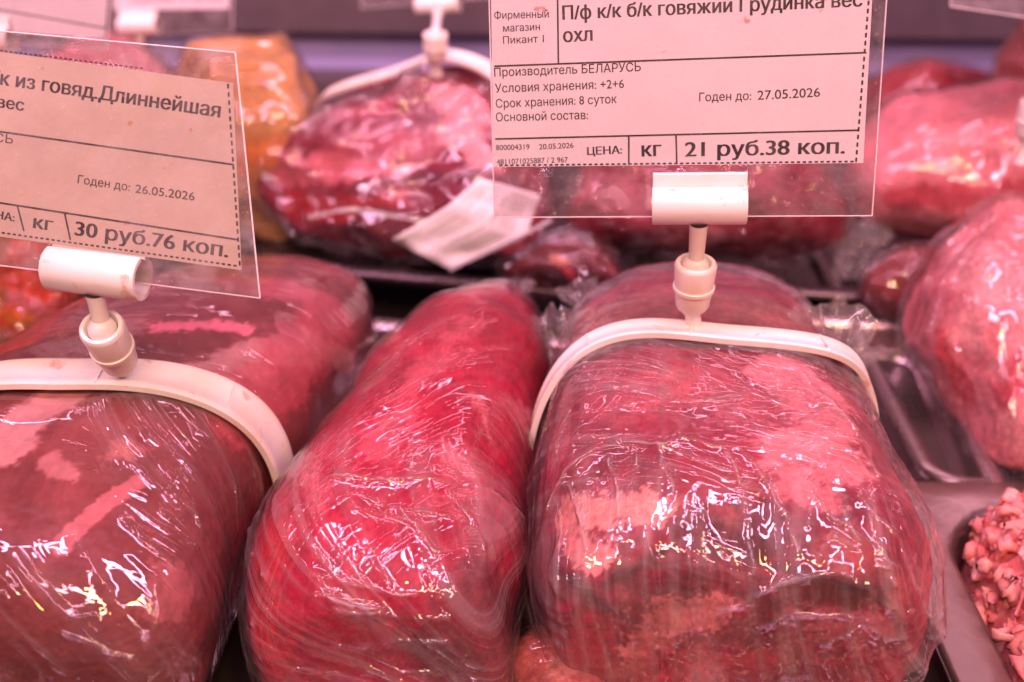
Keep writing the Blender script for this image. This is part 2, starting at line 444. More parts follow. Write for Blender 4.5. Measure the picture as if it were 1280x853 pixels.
# ================================================================ THE SETTING
def sheet_box(name, x0, x1, y0, y1, z0, z1, mat, kind='structure', bevel=0.2):
    bm = bmesh.new(); bmesh.ops.create_cube(bm, size=1)
    for v in bm.verts:
        v.co = Vector(((x0 + x1) / 2 + v.co.x * (x1 - x0), (y0 + y1) / 2 + v.co.y * (y1 - y0), (z0 + z1) / 2 + v.co.z * (z1 - z0))) * CM
    if bevel: bmesh.ops.bevel(bm, geom=bm.edges[:], offset=bevel * CM, segments=2, affect='EDGES')
    me = bpy.data.meshes.new(name); bm.to_mesh(me); bm.free()
    o = link(name, me, mat)
    if kind: o['kind'] = kind
    return o
sheet_box('case_deck', -90, 110, 2, 96, -1.6, -0.6, DECK)
sheet_box('back_wall', -110, 140, 96, 97.5, -1, 4.3, WALL)
sheet_box('back_wall', -110, 140, 92, 95.8, -0.5, 1.2, RAIL)
sheet_box('back_wall', -110, 140, 94.5, 98, 4.4, 60, RAIL)

def rounded_loop(cx, cy, hx, hy, r, z, rot, seg=7):
    pts = []
    for qx, qy, a0 in ((1, 1, 0), (-1, 1, 90), (-1, -1, 180), (1, -1, 270)):
        for k in range(seg + 1):
            a = math.radians(a0 + 90 * k / seg)
            pts.append((qx * (hx - r) + r * math.cos(a), qy * (hy - r) + r * math.sin(a)))
    c, s_ = math.cos(rot), math.sin(rot)
    return [(cx + x * c - y * s_, cy + x * s_ + y * c, z) for x, y in pts]
def tray(label, cx, cy, hx, hy, rot, mat, zr, zf, flange=0.9, r=1.6, group=None, slope=0.5, ri=None):
    """pressed tray: rolled outer lip, flange, rounded shoulder, sloping wall and floor"""
    rot = math.radians(rot)
    prof = [(0.0, zr - 0.45), (-0.05, zr - 0.2), (0.02, zr - 0.05), (0.14, zr), (flange * 0.5, zr + 0.02), (flange - 0.18, zr), (flange, zr - 0.08), (flange + 0.14, zr - 0.3),
            (flange + slope * 0.6, zf + 0.6), (flange + slope, zf + 0.18), (flange + slope + 0.45, zf), (flange + slope + 2.0, zf - 0.02)]
    loops = [rounded_loop(cx, cy, hx - o, hy - o, (max(r - o * 0.5, 0.35) if (ri is None or o < flange * 0.8) else ri), z, rot) for o, z in prof]
    m = len(loops[0]); V = [p for l in loops for p in l]; F = []
    for i in range(len(loops) - 1):
        for j in range(m):
            F.append((i * m + j, i * m + (j + 1) % m, (i + 1) * m + (j + 1) % m, (i + 1) * m + j))
    F.append(tuple((len(loops) - 1) * m + j for j in range(m)))
    o = mesh_obj('tray', V, F, mat, None)
    me = o.data
    md = o.modifiers.new('thickness', 'SOLIDIFY'); md.thickness = 0.0008; md.offset = -1
    return tag(o, label, 'tray', group)

# front trays under the three rolls
tray('steel tray under the brown beef roll and the bright red roll', -12.5, 33.5, 15.0, 16.0, -9, POLISHED, 2.0, 0.0)
tray('steel tray under the brisket roll that carries the large price tag', 10.0, 34.6, 7.6, 16.0, -4.5, POLISHED, 2.05, 0.05)

# tray at right under the pink wrapped meat
def corner_tray(label, corner, zr, zf, hx, hy, rot, mat, flange, **kw):
    r = math.radians(rot); c, s_ = math.cos(r), math.sin(r)
    cx = corner[0] + hx * c - hy * s_; cy = corner[1] + hx * s_ + hy * c
    return tray(label, cx, cy, hx, hy, rot, mat, zr, zf, flange, **kw)
cF = at_z(1163, 604, 2.0)
corner_tray('shiny steel tray at right holding the pink film-wrapped meat', cF, 2.0, 0.3, 12, 13.5, 1.0, STEEL_D, 0.55, r=1.6, slope=0.7)
cE = at_z(1106, 600, 2.2)
corner_tray('steel pan with wide flat rim holding minced meat in the lower right corner', (cE[0], cE[1] - 23.0), 2.2, -0.4, 10, 11.5, 1.5, STEEL, 1.75, r=1.0, slope=0.5, ri=3.0)
# back trays, black
tray('dark steel tray under the wrapped meat with the white band at the back', -9.0, 63, 14.5, 11.5, -9, DARKSTEEL, 3.2, 1.8, group=None)
tray('dark steel tray under the dark red packed meat behind the large price tag', 13.5, 61, 8.5, 10, -6, DARKSTEEL, 2.8, 1.4)

# ================================================================ ROLL 1 : brown beef at left
t1 = thing('wrapped_beef', 'thick brown beef roll in cling film, wearing the band with the stained price tag', 'meat', (-12, 35, 0.3), 'film-wrapped beef rolls in the front row')
r1 = Roll([(C(55, 21.5, 5.0), 5.7, 4.2, 4.6), (C(68, 27.0, 5.2), 6.1, 4.7, 5.0), (C(192, 34.0, 5.2), 5.9, 4.7, 5.0), (C(300, 39.5, 5.0), 5.2, 4.1, 4.8), (C(368, 44.5, 4.8), 4.6, 3.5, 4.5)], n=2.6, p0=3.4, p1=4.2, amp=0.35, seed=3.0)
BROWN = (0.205, 0.050, 0.050)
PINKFAT = (0.78, 0.34, 0.36)
p1 = [([(250, 470), (330, 440), (400, 430)], 0.75, 0.25, (0.62, 0.30, 0.30), 0.5, 0.75),
      ([(390, 430), (440, 450)], 0.5, 0.3, PINKFAT, 0.4, 0.6),
      ([(200, 405), (250, 402), (305, 408)], 0.3, 0.15, (0.8, 0.22, 0.28), 0.5, 0.8),
      ([(75, 682), (110, 645), (172, 600)], 0.26, 0.05, (0.55, 0.17, 0.19), 0.16, 0.85),
      ([(60, 575), (85, 590)], 0.35, 0.12, (0.62, 0.26, 0.27), 0.25, 0.55),
      ([(0, 560), (40, 515), (80, 490)], 0.75, 0.25, (0.70, 0.34, 0.34), 0.4, 0.7),
      ([(300, 350), (420, 390), (470, 420)], 1.2, 0.7, (0.50, 0.09, 0.12), 0.8, 0.8),
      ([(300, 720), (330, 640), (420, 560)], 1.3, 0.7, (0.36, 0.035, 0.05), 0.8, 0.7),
      ([(150, 560)], 0.5, 0.3, (0.5, 0.16, 0.14), 0.5, 0.6),
      ([(215, 740)], 0.8, 0.4, (0.5, 0.16, 0.17), 0.6, 0.5)]
m_meat1 = meat_mat('brown_beef', fiber=(60, 30, 80), rot=(0, 0, 0.3), marble=0.06, fat_col=(0.55, 0.2, 0.22), var=0.4, bump=0.3, fine=0.3)
make_meat(t1, r1, m_meat1, BROWN, p1, lump=0.12, shrink=0.03, seed=1.0, grooves=[([(330, 660), (300, 740), (260, 830)], 0.5, 0.25)])
def wr1(V, L, Nn, X, R, T):
    front = 1 - sstep(7, 13, L[:, 1])
    # creases run from upper left down to lower right over the front
    e = np.array([0.80, -0.25, -0.55]); e /= np.linalg.norm(e); f = np.cross(e, [0.2, 0.8, 0.5]); f /= np.linalg.norm(f); g = np.cross(e, f)
    W = V + 0.5 * np.stack([fbm(V * 0.3, 2), fbm(V * 0.3 + 5, 2), fbm(V * 0.3 + 11, 2)], 1)
    q = np.stack([W @ e * 0.28, W @ f * 1.9, W @ g * 1.9], 1)
    gate = sstep(0.0, 0.35, fbm(V * 0.33 + 3, 2) + 0.12)
    right = sstep(-2.5, 1.0, L[:, 0])
    d = 0.05 * ridged(q, 1.2) * gate * front * (0.25 + 0.75 * right)
    d += 0.0 * gate
    back = sstep(12, 15, L[:, 1])
    q2 = np.stack([W[:, 0] * 0.5, W[:, 1] * 2.4, W[:, 2] * 2.0], 1)
    d += 0.02 * ridged(q2 + 3, 1) * back * sstep(-0.2, 0.3, fbm(V * 0.4 + 8, 2))
    d += 0.05 * fbm(V * 0.5, 2)
    return d
m_film1 = film_mat('film_brown_roll', stretch=(70, 190, 150), rot=(0.3, 0.2, 0.7), haze=0.15, base_haze=0.015, bump=0.12)
cr1 = [([(92, 672), (130, 730), (180, 800), (215, 850)], 0.16, 0.13), ([(250, 560), (290, 610), (292, 660)], 0.16, 0.12), ([(205, 615), (240, 645), (250, 670)], 0.13, 0.09),
       ([(150, 650), (190, 690), (235, 730)], 0.14, 0.10), ([(200, 640), (245, 690)], 0.12, 0.08), ([(190, 720), (195, 760), (185, 800)], 0.14, 0.10),
       ([(85, 770), (120, 768), (150, 800)], 0.2, 0.12), ([(80, 790), (130, 808), (165, 820)], 0.15, 0.1)]
def folds1(V, L):
    W = V + 0.9 * np.stack([perlin(V * 0.15), perlin(V * 0.15 + 5), perlin(V * 0.15 + 11)], 1)
    e = np.array([0.62, -0.45, -0.64]); e /= np.linalg.norm(e); f = np.cross(e, [0.1, -0.5, 0.85]); f /= np.linalg.norm(f)
    front = 1 - sstep(8, 12, L[:, 1]); right = sstep(-3.2, 0.5, L[:, 0])
    wa = front * (0.12 + 0.88 * right) * sstep(-0.25, 0.2, fbm(V * 0.28 + 3, 2))
    back = sstep(9, 11, L[:, 1])
    wb_ = 0.55 * back * sstep(-0.3, 0.2, fbm(V * 0.3 + 8, 2)) + 0.35 * front * (1 - sstep(2.5, 5, L[:, 2] + 1)) 
    return ((W @ f * 2.0, W @ e * 0.11, wa), (W[:, 1] * 1.5 - W[:, 0] * 0.3, W[:, 0] * 0.25 + W[:, 2] * .3, wb_))
make_film(t1, r1, m_film1, 400, 460, wr1, cr1, folds=folds1)

# ================================================================ ROLL 2 : bright red, middle
t2 = thing('wrapped_beef', 'bright red tapering beef roll in cling film, between the two banded rolls', 'meat', (-2, 33, 0.3), 'film-wrapped beef rolls in the front row')
r2 = Roll([(C(474, 22.6, 4.2), 4.15, 4.2, 4.1), (C(478, 26.5, 4.6), 4.2, 4.5, 4.4), (C(545, 32.0, 4.7), 3.75, 4.8, 4.4), (C(606, 38, 4.7), 3.0, 4.6, 4.5), (C(636, 43, 4.5), 2.2, 4.2, 4.3)], n=2.4, p0=6.0, p1=2.6, amp=0.45, seed=9.0)
RED = (0.40, 0.004, 0.040)
p2 = [([(590, 400), (545, 440), (500, 510), (470, 560)], 0.45, 0.35, (0.68, 0.10, 0.15), 0.6, 0.6),
      ([(375, 560), (400, 620)], 0.35, 0.3, (0.60, 0.12, 0.16), 0.4, 0.4),
      ([(600, 500), (615, 545)], 0.25, 0.2, (0.75, 0.2, 0.22), 0.4, 0.6),
      ([(560, 560), (590, 590)], 0.3, 0.25, (0.7, 0.16, 0.2), 0.4, 0.5),
      ([(662, 640), (660, 700)], 0.15, 0.08, (0.8, 0.25, 0.25), 0.2, 0.8),
      ([(620, 690)], 0.25, 0.1, (0.75, 0.25, 0.25), 0.2, 0.6),
      ([(600, 760), (640, 800), (560, 820)], 1.3, 0.9, (0.16, 0.02, 0.025), 0.7, 0.8),  # shade under the film, painted dark into the meat colour
      ([(330, 700), (330, 800)], 1.0, 0.8, (0.50, 0.015, 0.03), 0.6, 0.8)]
m_meat2 = meat_mat('bright_red_beef', fiber=(120, 30, 110), rot=(0, 0, -0.25), var=0.55, bump=0.3, marble=0.08, fat_col=(0.75, 0.18, 0.22), rough=0.3)
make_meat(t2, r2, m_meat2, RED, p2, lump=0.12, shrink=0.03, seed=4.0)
def wr2(V, L, Nn, X, R, T):
    front = 1 - sstep(3.5, 6.5, L[:, 1] + 0.35 * L[:, 2])
    # fan of folds that runs across the front end and gathers at its lower right
    piv = r2.st[0, :3] + r2.side * 5.5 + r2.up * -3.6
    q = V - piv; x = q @ r2.side; z = q @ r2.up
    W = 0.6 * fbm(V * 0.4, 2)
    ang = np.arctan2(z, -x) ; rr = np.sqrt(x * x + z * z)
    c = np.stack([ang * 8.0 + W, rr * 0.22, L[:, 1] * 0.25], 1)
    d = (0.09 * ridged(c, 1.0)) * front * sstep(0.0, 2.2, rr)
    # fine stretch lines over the top, slanting
    e = np.array([0.55, 0.80, 0.1]); f = np.cross(e, [0, 0, 1]); f /= np.linalg.norm(f); g = np.cross(e, f)
    Wv = V + 0.7 * np.stack([fbm(V * 0.25, 2), fbm(V * 0.25 + 5, 2), fbm(V * 0.25 + 11, 2)], 1)
    c2 = np.stack([Wv @ e * 0.35, Wv @ f * 2.6, Wv @ g * 2.6], 1)
    d += 0.012 * ridged(c2, 1.0) * (1 - front) * sstep(-0.35, 0.25, fbm(V * 0.4 + 2, 2))
    d += 0.04 * fbm(V * 0.6 + 4, 2)
    cr = fbm(V * 1.1 + 20, 2)
    d += 0.07 * np.abs(cr) * (1 - sstep(0.5, 2.2, np.abs(L[:, 1] - 3.2)))
    return d
m_film2 = film_mat('film_red_roll', stretch=(60, 60, 260), rot=(0.15, 0.35, 0.5), haze=0.32, base_haze=0.03, bump=0.30, streak2=(160, 40, 120))
cr2 = [([(420, 602), (500, 603), (560, 608), (620, 622), (700, 640)], 0.22, 0.13), ([(310, 640), (380, 610), (430, 600)], 0.2, 0.08),
       ([(370, 640), (450, 640), (520, 660)], 0.12, 0.09), ([(310, 660), (400, 720), (520, 745)], 0.15, 0.12), ([(330, 720), (430, 760), (560, 772)], 0.15, 0.12),
       ([(320, 690), (400, 745), (480, 760)], 0.12, 0.1), ([(320, 780), (430, 800), (560, 800)], 0.15, 0.1), ([(560, 620), (590, 660), (600, 690)], 0.12, 0.08),
       ([(450, 620), (500, 640), (560, 650)], 0.1, 0.08), ([(330, 820), (420, 836), (540, 836)], 0.14, 0.1), ([(500, 640), (540, 690), (600, 700)], 0.1, 0.07)]
def folds2(V, L):
    front = 1 - sstep(3.8, 5.6, L[:, 1] - 0.15 * L[:, 2])
    piv = r2.st[0, :3] + r2.side * 7.0 + r2.up * -2.2
    q = V - piv; x = q @ r2.side; z = q @ r2.up; y = q @ r2.ax
    W = 0.35 * perlin(V * 0.2)
    a_ = np.arctan2(z, -x); rr = np.sqrt(x * x + z * z)
    Wv = V + 0.9 * np.stack([perlin(V * 0.12), perlin(V * 0.12 + 5), perlin(V * 0.12 + 11)], 1)
    e = np.array([0.70, 0.70, 0.1]); f = np.array([0.70, -0.70, 0.35])
    return ((a_ * 19.0 + W * 2 + y * 0.25, rr * 0.07, front * 1.0), (Wv @ f * 3.2, Wv @ e * 0.14, (1 - front) * 0.42 * sstep(-0.5, 0.1, fbm(V * 0.3 + 2, 2)) + 0.35 * front))
make_film(t2, r2, m_film2, 380, 400, wr2, cr2, folds=folds2)

# ================================================================ ROLL 3 : brisket, right
t3 = thing('wrapped_beef', 'bulky beef brisket roll with pale fat in crinkled film, under the large price tag', 'meat', (7, 34, 0.3), 'film-wrapped beef rolls in the front row')
r3 = Roll([(C(910, 23.2, 4.7), 5.7, 4.3, 4.8), (C(905, 27.0, 5.1), 6.0, 4.9, 5.0), (C(882, 32.0, 5.2), 5.75, 5.2, 5.0), (C(866, 38, 5.1), 5.0, 4.9, 5.0), (C(866, 43.0, 4.9), 4.4, 4.3, 4.7)], n=2.8, p0=6.5, p1=3.4, amp=0.6, seed=14.0)
MAR = (0.28, 0.008, 0.036)
FAT = (0.74, 0.21, 0.24)
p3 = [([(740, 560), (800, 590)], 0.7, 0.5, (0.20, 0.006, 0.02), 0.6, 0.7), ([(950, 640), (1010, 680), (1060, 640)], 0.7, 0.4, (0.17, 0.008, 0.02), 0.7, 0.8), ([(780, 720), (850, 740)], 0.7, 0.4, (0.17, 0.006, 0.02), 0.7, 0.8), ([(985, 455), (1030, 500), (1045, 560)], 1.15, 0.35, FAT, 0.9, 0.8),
      ([(975, 540), (990, 600), (1030, 620)], 0.6, 0.25, FAT, 0.6, 0.8),
      ([(700, 640), (745, 632), (820, 628)], 0.62, 0.12, (0.85, 0.33, 0.28), 0.6, 0.95),
      ([(700, 640), (715, 680), (745, 690)], 0.55, 0.15, (0.82, 0.28, 0.26), 0.6, 0.85),
      ([(800, 825), (850, 780), (905, 765)], 0.6, 0.2, (0.76, 0.22, 0.24), 0.7, 0.85),
      ([(820, 850), (900, 850), (1000, 840)], 0.9, 0.4, (0.40, 0.03, 0.06), 0.8, 0.7),
      ([(1010, 780), (1100, 800)], 0.7, 0.3, (0.5, 0.1, 0.14), 0.6, 0.7),
      ([(1090, 700), (1130, 740), (1060, 690)], 0.8, 0.4, (0.27, 0.045, 0.03), 0.6, 0.6),
      ([(870, 655), (930, 690), (960, 660)], 0.5, 0.2, (0.10, 0.012, 0.02), 0.4, 0.85),  # dark creases: colour darkened along the grooves
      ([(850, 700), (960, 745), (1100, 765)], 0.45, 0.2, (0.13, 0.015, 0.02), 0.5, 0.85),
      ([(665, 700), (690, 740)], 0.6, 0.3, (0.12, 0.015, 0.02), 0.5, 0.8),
      ([(740, 400), (850, 360), (980, 390)], 1.3, 0.5, (0.40, 0.12, 0.12), 0.8, 0.8),
      ([(760, 500), (880, 470), (940, 500)], 1.0, 0.6, (0.46, 0.06, 0.09), 0.8, 0.6),
      ([(700, 470), (690, 560)], 0.7, 0.4, (0.6, 0.16, 0.19), 0.6, 0.5),
      ([(860, 610), (900, 590), (940, 600)], 0.4, 0.2, (0.30, 0.02, 0.03), 0.4, 0.8)]
m_meat3 = meat_mat('brisket', fiber=(70, 70, 40), rot=(0.4, 0.1, 0), var=0.8, marble=0.14, fat_col=(0.72, 0.28, 0.3), rough=0.3)
make_meat(t3, r3, m_meat3, MAR, p3, lump=0.35, seed=8.0, shrink=0.06, freq=0.45,
          grooves=[([(870, 660), (930, 692), (980, 730), (1100, 765)], 0.5, 0.35), ([(670, 690), (700, 740), (760, 790)], 0.4, 0.5), ([(830, 640), (850, 690), (780, 740)], 0.35, 0.3)])
def wr3(V, L, Nn, X, R, T):
    front = 1 - sstep(1.5, 4.2, L[:, 1] + 0.2 * L[:, 2])
    Wv = V + 0.5 * np.stack([fbm(V * 0.35, 2), fbm(V * 0.35 + 5, 2), fbm(V * 0.35 + 11, 2)], 1)
    Lw = np.stack([(Wv - r3.st[0, :3]) @ r3.side, (Wv - r3.st[0, :3]) @ r3.ax, (Wv - r3.st[0, :3]) @ r3.up], 1)
    # long folds hanging down the front end, fanning out towards the bottom
    fan = Lw[:, 0] / (1.0 + 0.05 * (5 - Lw[:, 2])) + 0.12 * Lw[:, 2]
    c = np.stack([fan * 1.15, Lw[:, 2] * 0.16, Lw[:, 1] * 0.16], 1)
    d = (0.10 * ridged(c, 1.2) + 0.0 * ridged(c * np.array([2.4, 2, 2]) + 5, 2.0)) * front
    # crumpled facets near the upper front edge and right shoulder
    cz = sstep(-1.2, 1.2, Lw[:, 0]) * (1 - sstep(0, 3.2, np.abs(Lw[:, 1] - 2.0))) * sstep(-2, 1.5, Lw[:, 2])
    d += 0.11 * np.abs(perlin(Wv * 0.8 + 31)) * cz
    # along the top: oblique fine wrinkles in many directions
    q = np.stack([Lw[:, 0] * 0.6, Lw[:, 1] * 2.0, Lw[:, 2] * 1.0], 1)
    d += 0.02 * ridged(q + 9, 1.2) * (1 - front) * sstep(-0.3, 0.2, fbm(V * 0.4 + 6, 2))
    e = np.array([0.45, 0.85, 0.2]); f = np.cross(e, [0, 0, 1]); g = np.cross(e, f)
    c2 = np.stack([Wv @ e * 0.3, Wv @ f * 2.0, Wv @ g * 2.0], 1)
    d += 0.02 * ridged(c2, 1.0)
    sidem = sstep(3.6, 5.2, np.abs(L[:, 0]))
    d += 0.07 * ridged(np.stack([L[:, 1] * 0.25, L[:, 2] * 1.3 - L[:, 1] * .6, L[:, 0] * 0.3], 1) + 4, 2) * sidem
    d += 0.07 * fbm(V * 0.5 + 4, 2)
    return d
m_film3 = film_mat('film_brisket', stretch=(190, 60, 40), rot=(0.15, 0.12, 0.1), haze=0.36, base_haze=0.11, bump=0.30, streak2=(60, 170, 110))
cr3 = [([(690, 640), (712, 590), (745, 565), (790, 556), (830, 562), (850, 553), (900, 562), (950, 566), (1000, 572), (1040, 600), (1090, 650), (1110, 672)], 0.20, 0.16),
       ([(825, 560), (840, 620), (860, 700), (872, 780)], 0.16, 0.16), ([(765, 575), (775, 640), (780, 680)], 0.13, 0.12), ([(715, 610), (740, 690), (770, 760)], 0.13, 0.12),
       ([(795, 575), (800, 650), (818, 700)], 0.12, 0.1), ([(905, 570), (925, 610), (950, 618)], 0.13, 0.12), ([(925, 570), (960, 610), (1000, 690)], 0.16, 0.14),
       ([(1010, 590), (1012, 660), (1002, 715)], 0.14, 0.14), ([(1005, 715), (1060, 720), (1110, 755), (1165, 790)], 0.2, 0.2), ([(1005, 715), (960, 735), (900, 760)], 0.15, 0.12),
       ([(1080, 650), (1100, 700), (1150, 770)], 0.16, 0.14), ([(1050, 640), (1070, 680), (1110, 730)], 0.13, 0.12), ([(1020, 700), (1045, 670), (1075, 700), (1100, 712)], 0.13, 0.12),
       ([(950, 775), (1000, 760), (1060, 765), (1130, 760)], 0.15, 0.12), ([(1030, 800), (1080, 775), (1110, 795), (1165, 765)], 0.15, 0.12), ([(880, 500), (940, 495), (980, 510)], 0.12, 0.06),
       ([(780, 512), (860, 505), (930, 502)], 0.14, 0.07), ([(1000, 470), (1060, 530), (1095, 600)], 0.14, 0.1), ([(930, 620), (938, 690), (940, 720)], 0.12, 0.1), ([(985, 575), (1030, 640), (1090, 690)], .14, .12)]
def folds3(V, L):
    front = 1 - sstep(2.2, 4.0, L[:, 1] + 0.1 * L[:, 2])
    Wv = L + 0.7 * np.stack([perlin(V * 0.15), perlin(V * 0.15 + 5), perlin(V * 0.15 + 11)], 1)
    u = Wv[:, 0] * (1.0 - 0.035 * (4.5 - L[:, 2])) + 0.22 * Wv[:, 2]
    top = 1 - front
    g = sstep(-0.4, 0.1, fbm(V * 0.3 + 6, 2))
    return ((u * 1.7, Wv[:, 2] * 0.09 + Wv[:, 1] * 0.09, front * 0.9 + 0.2 * top), (Wv[:, 1] * 1.7 + Wv[:, 0] * 0.35 + Wv[:, 2] * 0.9, Wv[:, 0] * 0.28 - Wv[:, 2] * 0.1, top * 0.7 * g + 0.35 * front * sstep(0, 0.3, fbm(V * 0.3 + 12, 2))))
make_film(t3, r3, m_film3, 440, 500, wr3, cr3, folds=folds3)

# loose, crumpled film gathered at the ends
def crumple(parent, c, ax, up, w_, h_, mat, seed, n=60, amp=0.5, name='film_end'):
    ax = np.array(ax, float); ax /= np.linalg.norm(ax); up = np.array(up, float); up /= np.linalg.norm(up); nn = np.cross(ax, up)
    u, v = np.meshgrid(np.linspace(-1, 1, n), np.linspace(0, 1, n)); u = u.ravel(); v = v.ravel()
    P = np.array(c) + (u * w_ * (0.45 + 0.55 * v) + 0.2 * perlin(np.stack([u * 2, v * 2, u * 0 + seed], 1)))[:, None] * ax + ((v * h_) * (1 - 0.25 * np.abs(u) ** 2 + 0.2 * perlin(np.stack([u * 3, u * 0, u * 0 + seed], 1))))[:, None] * up
    q = np.stack([u * 3.5 / (0.5 + 0.5 * v), v * 1.2, u * 0 + seed], 1)
    P = P + (amp * (np.abs(perlin(q)) * 1.3 - 0.3 + 0.4 * np.abs(perlin(q * 2.3 + 3))))[:, None] * nn
    o = mesh_obj(name, P, grid_faces(n, n, False), mat, parent)
    for nm, uvw in (('fold_a', (u * 5 / (0.5 + 0.5 * v), v * 0.8, u * 0 + 0.8)), ('fold_b', (v * 5 + u * 2, u * 1.5, u * 0 + 0.5))):
        a = o.data.attributes.new(nm, 'FLOAT_VECTOR', 'POINT'); a.data.foreach_set('vector', np.stack(uvw, 1).astype(np.float32).ravel())
    a = o.data.attributes.new('crease_distance', 'FLOAT', 'POINT'); a.data.foreach_set('value', np.full(n * n, 9.0, dtype=np.float32))
    return o
m_crump = film_mat('film_crumpled', stretch=(120, 120, 60), haze=0.45, base_haze=0.30, bump=0.3)
crumple(t3, at(1025, 478, 39.5), Rv, Uv * 0.9 + Rv * 0.2, 1.7, 3.0, m_crump, 2.2)
crumple(t3, at(1050, 462, 42), Rv, Uv * 0.5 + Rv * 0.8, 1.2, 1.6, m_crump, 5.2)
crumple(t3, at(750, 400, 45), Rv, Uv * 0.9 - Rv * 0.3, 1.4, 1.6, m_crump, 9.2)
crumple(t2, at(700, 450, 42.5), Rv, Uv, 1.3, 2.0, m_crump, 12.4)
crumple(t2, at(640, 372, 47), Rv, Uv, 1.1, 0.75, m_crump, 15.4)

# ================================================================ PRICE HOLDERS
def lathe(name, A, B, prof, mat, parent, seg=40):
    A = np.array(A, float); B = np.array(B, float); ax = B - A; L = np.linalg.norm(ax); ax /= L
    s1 = np.cross(ax, [0.3, 1, 0.2]); s1 /= np.linalg.norm(s1); s2 = np.cross(ax, s1)
    th = np.linspace(0, 2 * math.pi, seg, endpoint=False); V = []
    for t, r in prof:
        for a in th: V.append(A + ax * L * t + r * (math.cos(a) * s1 + math.sin(a) * s2))
    return mesh_obj(name, V, grid_faces(len(prof), seg), mat, parent, sharp=38)
def band(parent, roll, x0, yaw, th0, th1, wd, thk, gap=0.12):
    th = np.radians(np.linspace(th0, th1, 140)); k = len(th)
    x = x0 + yaw * np.cos(th)
    P0 = roll.point(x, np.ones(k), th)
    if roll.amp:
        q = P0 * 0.17 + roll.seed; P0 = P0 + roll.amp * np.stack([perlin(q), perlin(q + 31), 0.6 * perlin(q + 57)], 1)
    dx = wd / roll.L / 2
    # outward direction in the section plane
    tn = np.gradient(P0, axis=0); tn /= np.linalg.norm(tn, axis=1)[:, None]
    bi = np.tile(roll.ax, (k, 1)); bi -= (np.sum(bi * tn, 1))[:, None] * tn; bi /= np.linalg.norm(bi, axis=1)[:, None]
    nn = np.cross(bi, tn)
    if np.sum(nn * (P0 - roll.interp(np.array([x0]))[0, :3])) < 0: nn = -nn
    prof = [(-0.5, 0.05), (-0.5, 0.9), (-0.45, 1.0), (-0.30, 1.0), (-0.26, 0.82), (0.26, 0.82), (0.30, 1.0), (0.45, 1.0), (0.5, 0.9), (0.5, 0.05), (0.42, 0.0), (-0.42, 0.0)]
    V = []
    for (a, b) in prof: V.append(P0 + bi * (a * wd) + nn * (gap + b * thk))
    V = np.stack(V, 1).reshape(-1, 3); m = len(prof)
    F = [tuple(f) for f in grid_faces(k, m)]
    F.append(tuple(range(m))); F.append(tuple((k - 1) * m + j for j in range(m)))
    o = mesh_obj('band', V, F, PLASTIC, parent, sharp=50)
    for i in (42, 70, 98):
        S = []
        for di, hh in ((0, 0.0), (0, 0.03), (1, 0.03), (1, 0.0)):
            for a in (-0.46, 0.46): S.append(P0[i] + tn[i] * 0.06 * di + bi[i] * (a * wd) + nn[i] * (gap + thk * 0.98 + hh))
        mesh_obj('mould_seam', S, [(0, 1, 3, 2), (2, 3, 5, 4), (4, 5, 7, 6), (0, 2, 4, 6), (1, 7, 5, 3)], PLASTIC, parent, smooth=False)
    return o, P0, nn
def clamp(parent, c, u, v, wd=2.8, r=0.6, name='clamp'):
    """C-shaped tube that grips the sleeve, open upwards, with a flat jaw behind"""
    c = np.array(c); nrm = np.cross(u, v)          # points at the viewer
    prof = []
    a0, a1 = 62, 398                                 # opening at the top
    for a in np.linspace(a0, a1, 40):
        a = math.radians(a + 28); prof.append((r * math.cos(a), r * math.sin(a)))
    for a in np.linspace(a1, a0, 40):
        a = math.radians(a + 28); prof.append(((r - 0.13) * math.cos(a), (r - 0.13) * math.sin(a)))
    m = len(prof); V = []
    ends = [(-wd / 2, 0.96), (-wd / 2 + 0.04, 1), (wd / 2 - 0.04, 1), (wd / 2, 0.96)]
    for (x, s_) in ends:
        for (p, q) in prof: V.append(c + u * x + nrm * p * s_ + v * q * s_)
    F = [tuple(f) for f in grid_faces(4, m)]
    for base in (0, 3 * m):
        for j in range(39):
            F.append((base + j, base + j + 1, base + m - 2 - j, base + m - 1 - j))
    mesh_obj(name, V, F, PLASTIC, parent, sharp=40)
def jaw(parent, c, u, v, wd, r):
    nrm = np.cross(u, v); V = []; pr = [(0.10, r * 0.62), (0.22, r * 0.62), (0.24, r * 1.55), (0.20, r * 1.62), (0.10, r * 1.62)]
    m = len(pr)
    for x in (-wd / 2, wd / 2):
        for (p, q) in pr: V.append(c + u * x + nrm * p + v * q)
    F = [tuple(f) for f in grid_faces(2, m)] + [tuple(range(m)), tuple(range(m, 2 * m))]
    mesh_obj('clamp_lip', V, F, PLASTIC, parent, sharp=30)

def surf_at(roll, px, py):
    V, _, _, _ = roll.surface(90, 120)
    return on_surface(bvh_of(V, grid_faces(90, 120)), [(px, py)])[0]
class Plane:
    def __init__(s, BL, BR, TLpx):
        s.o = np.array(BL); s.u = np.array(BR) - s.o; s.w = np.linalg.norm(s.u); s.u /= s.w
        # the third corner: the point on its ray for which the side stands square on the bottom edge
        r = ray(*TLpx); t = ((s.o - CAM) @ s.u) / (r @ s.u) if abs(r @ s.u) > 1e-3 else 33
        s.fix(CAM + r * t)
    def fix(s, TL):
        v = TL - s.o; s.v = v - (v @ s.u) * s.u; s.h = np.linalg.norm(s.v); s.v /= s.h; s.n = np.cross(s.u, s.v)
    def uv(s, px, py):
        r = ray(px, py); t = ((s.o - CAM) @ s.n) / (r @ s.n); p = CAM + r * t - s.o
        return p @ s.u, p @ s.v
    def P(s, a, b, k=0.0): return s.o + s.u * a + s.v * b + s.n * k
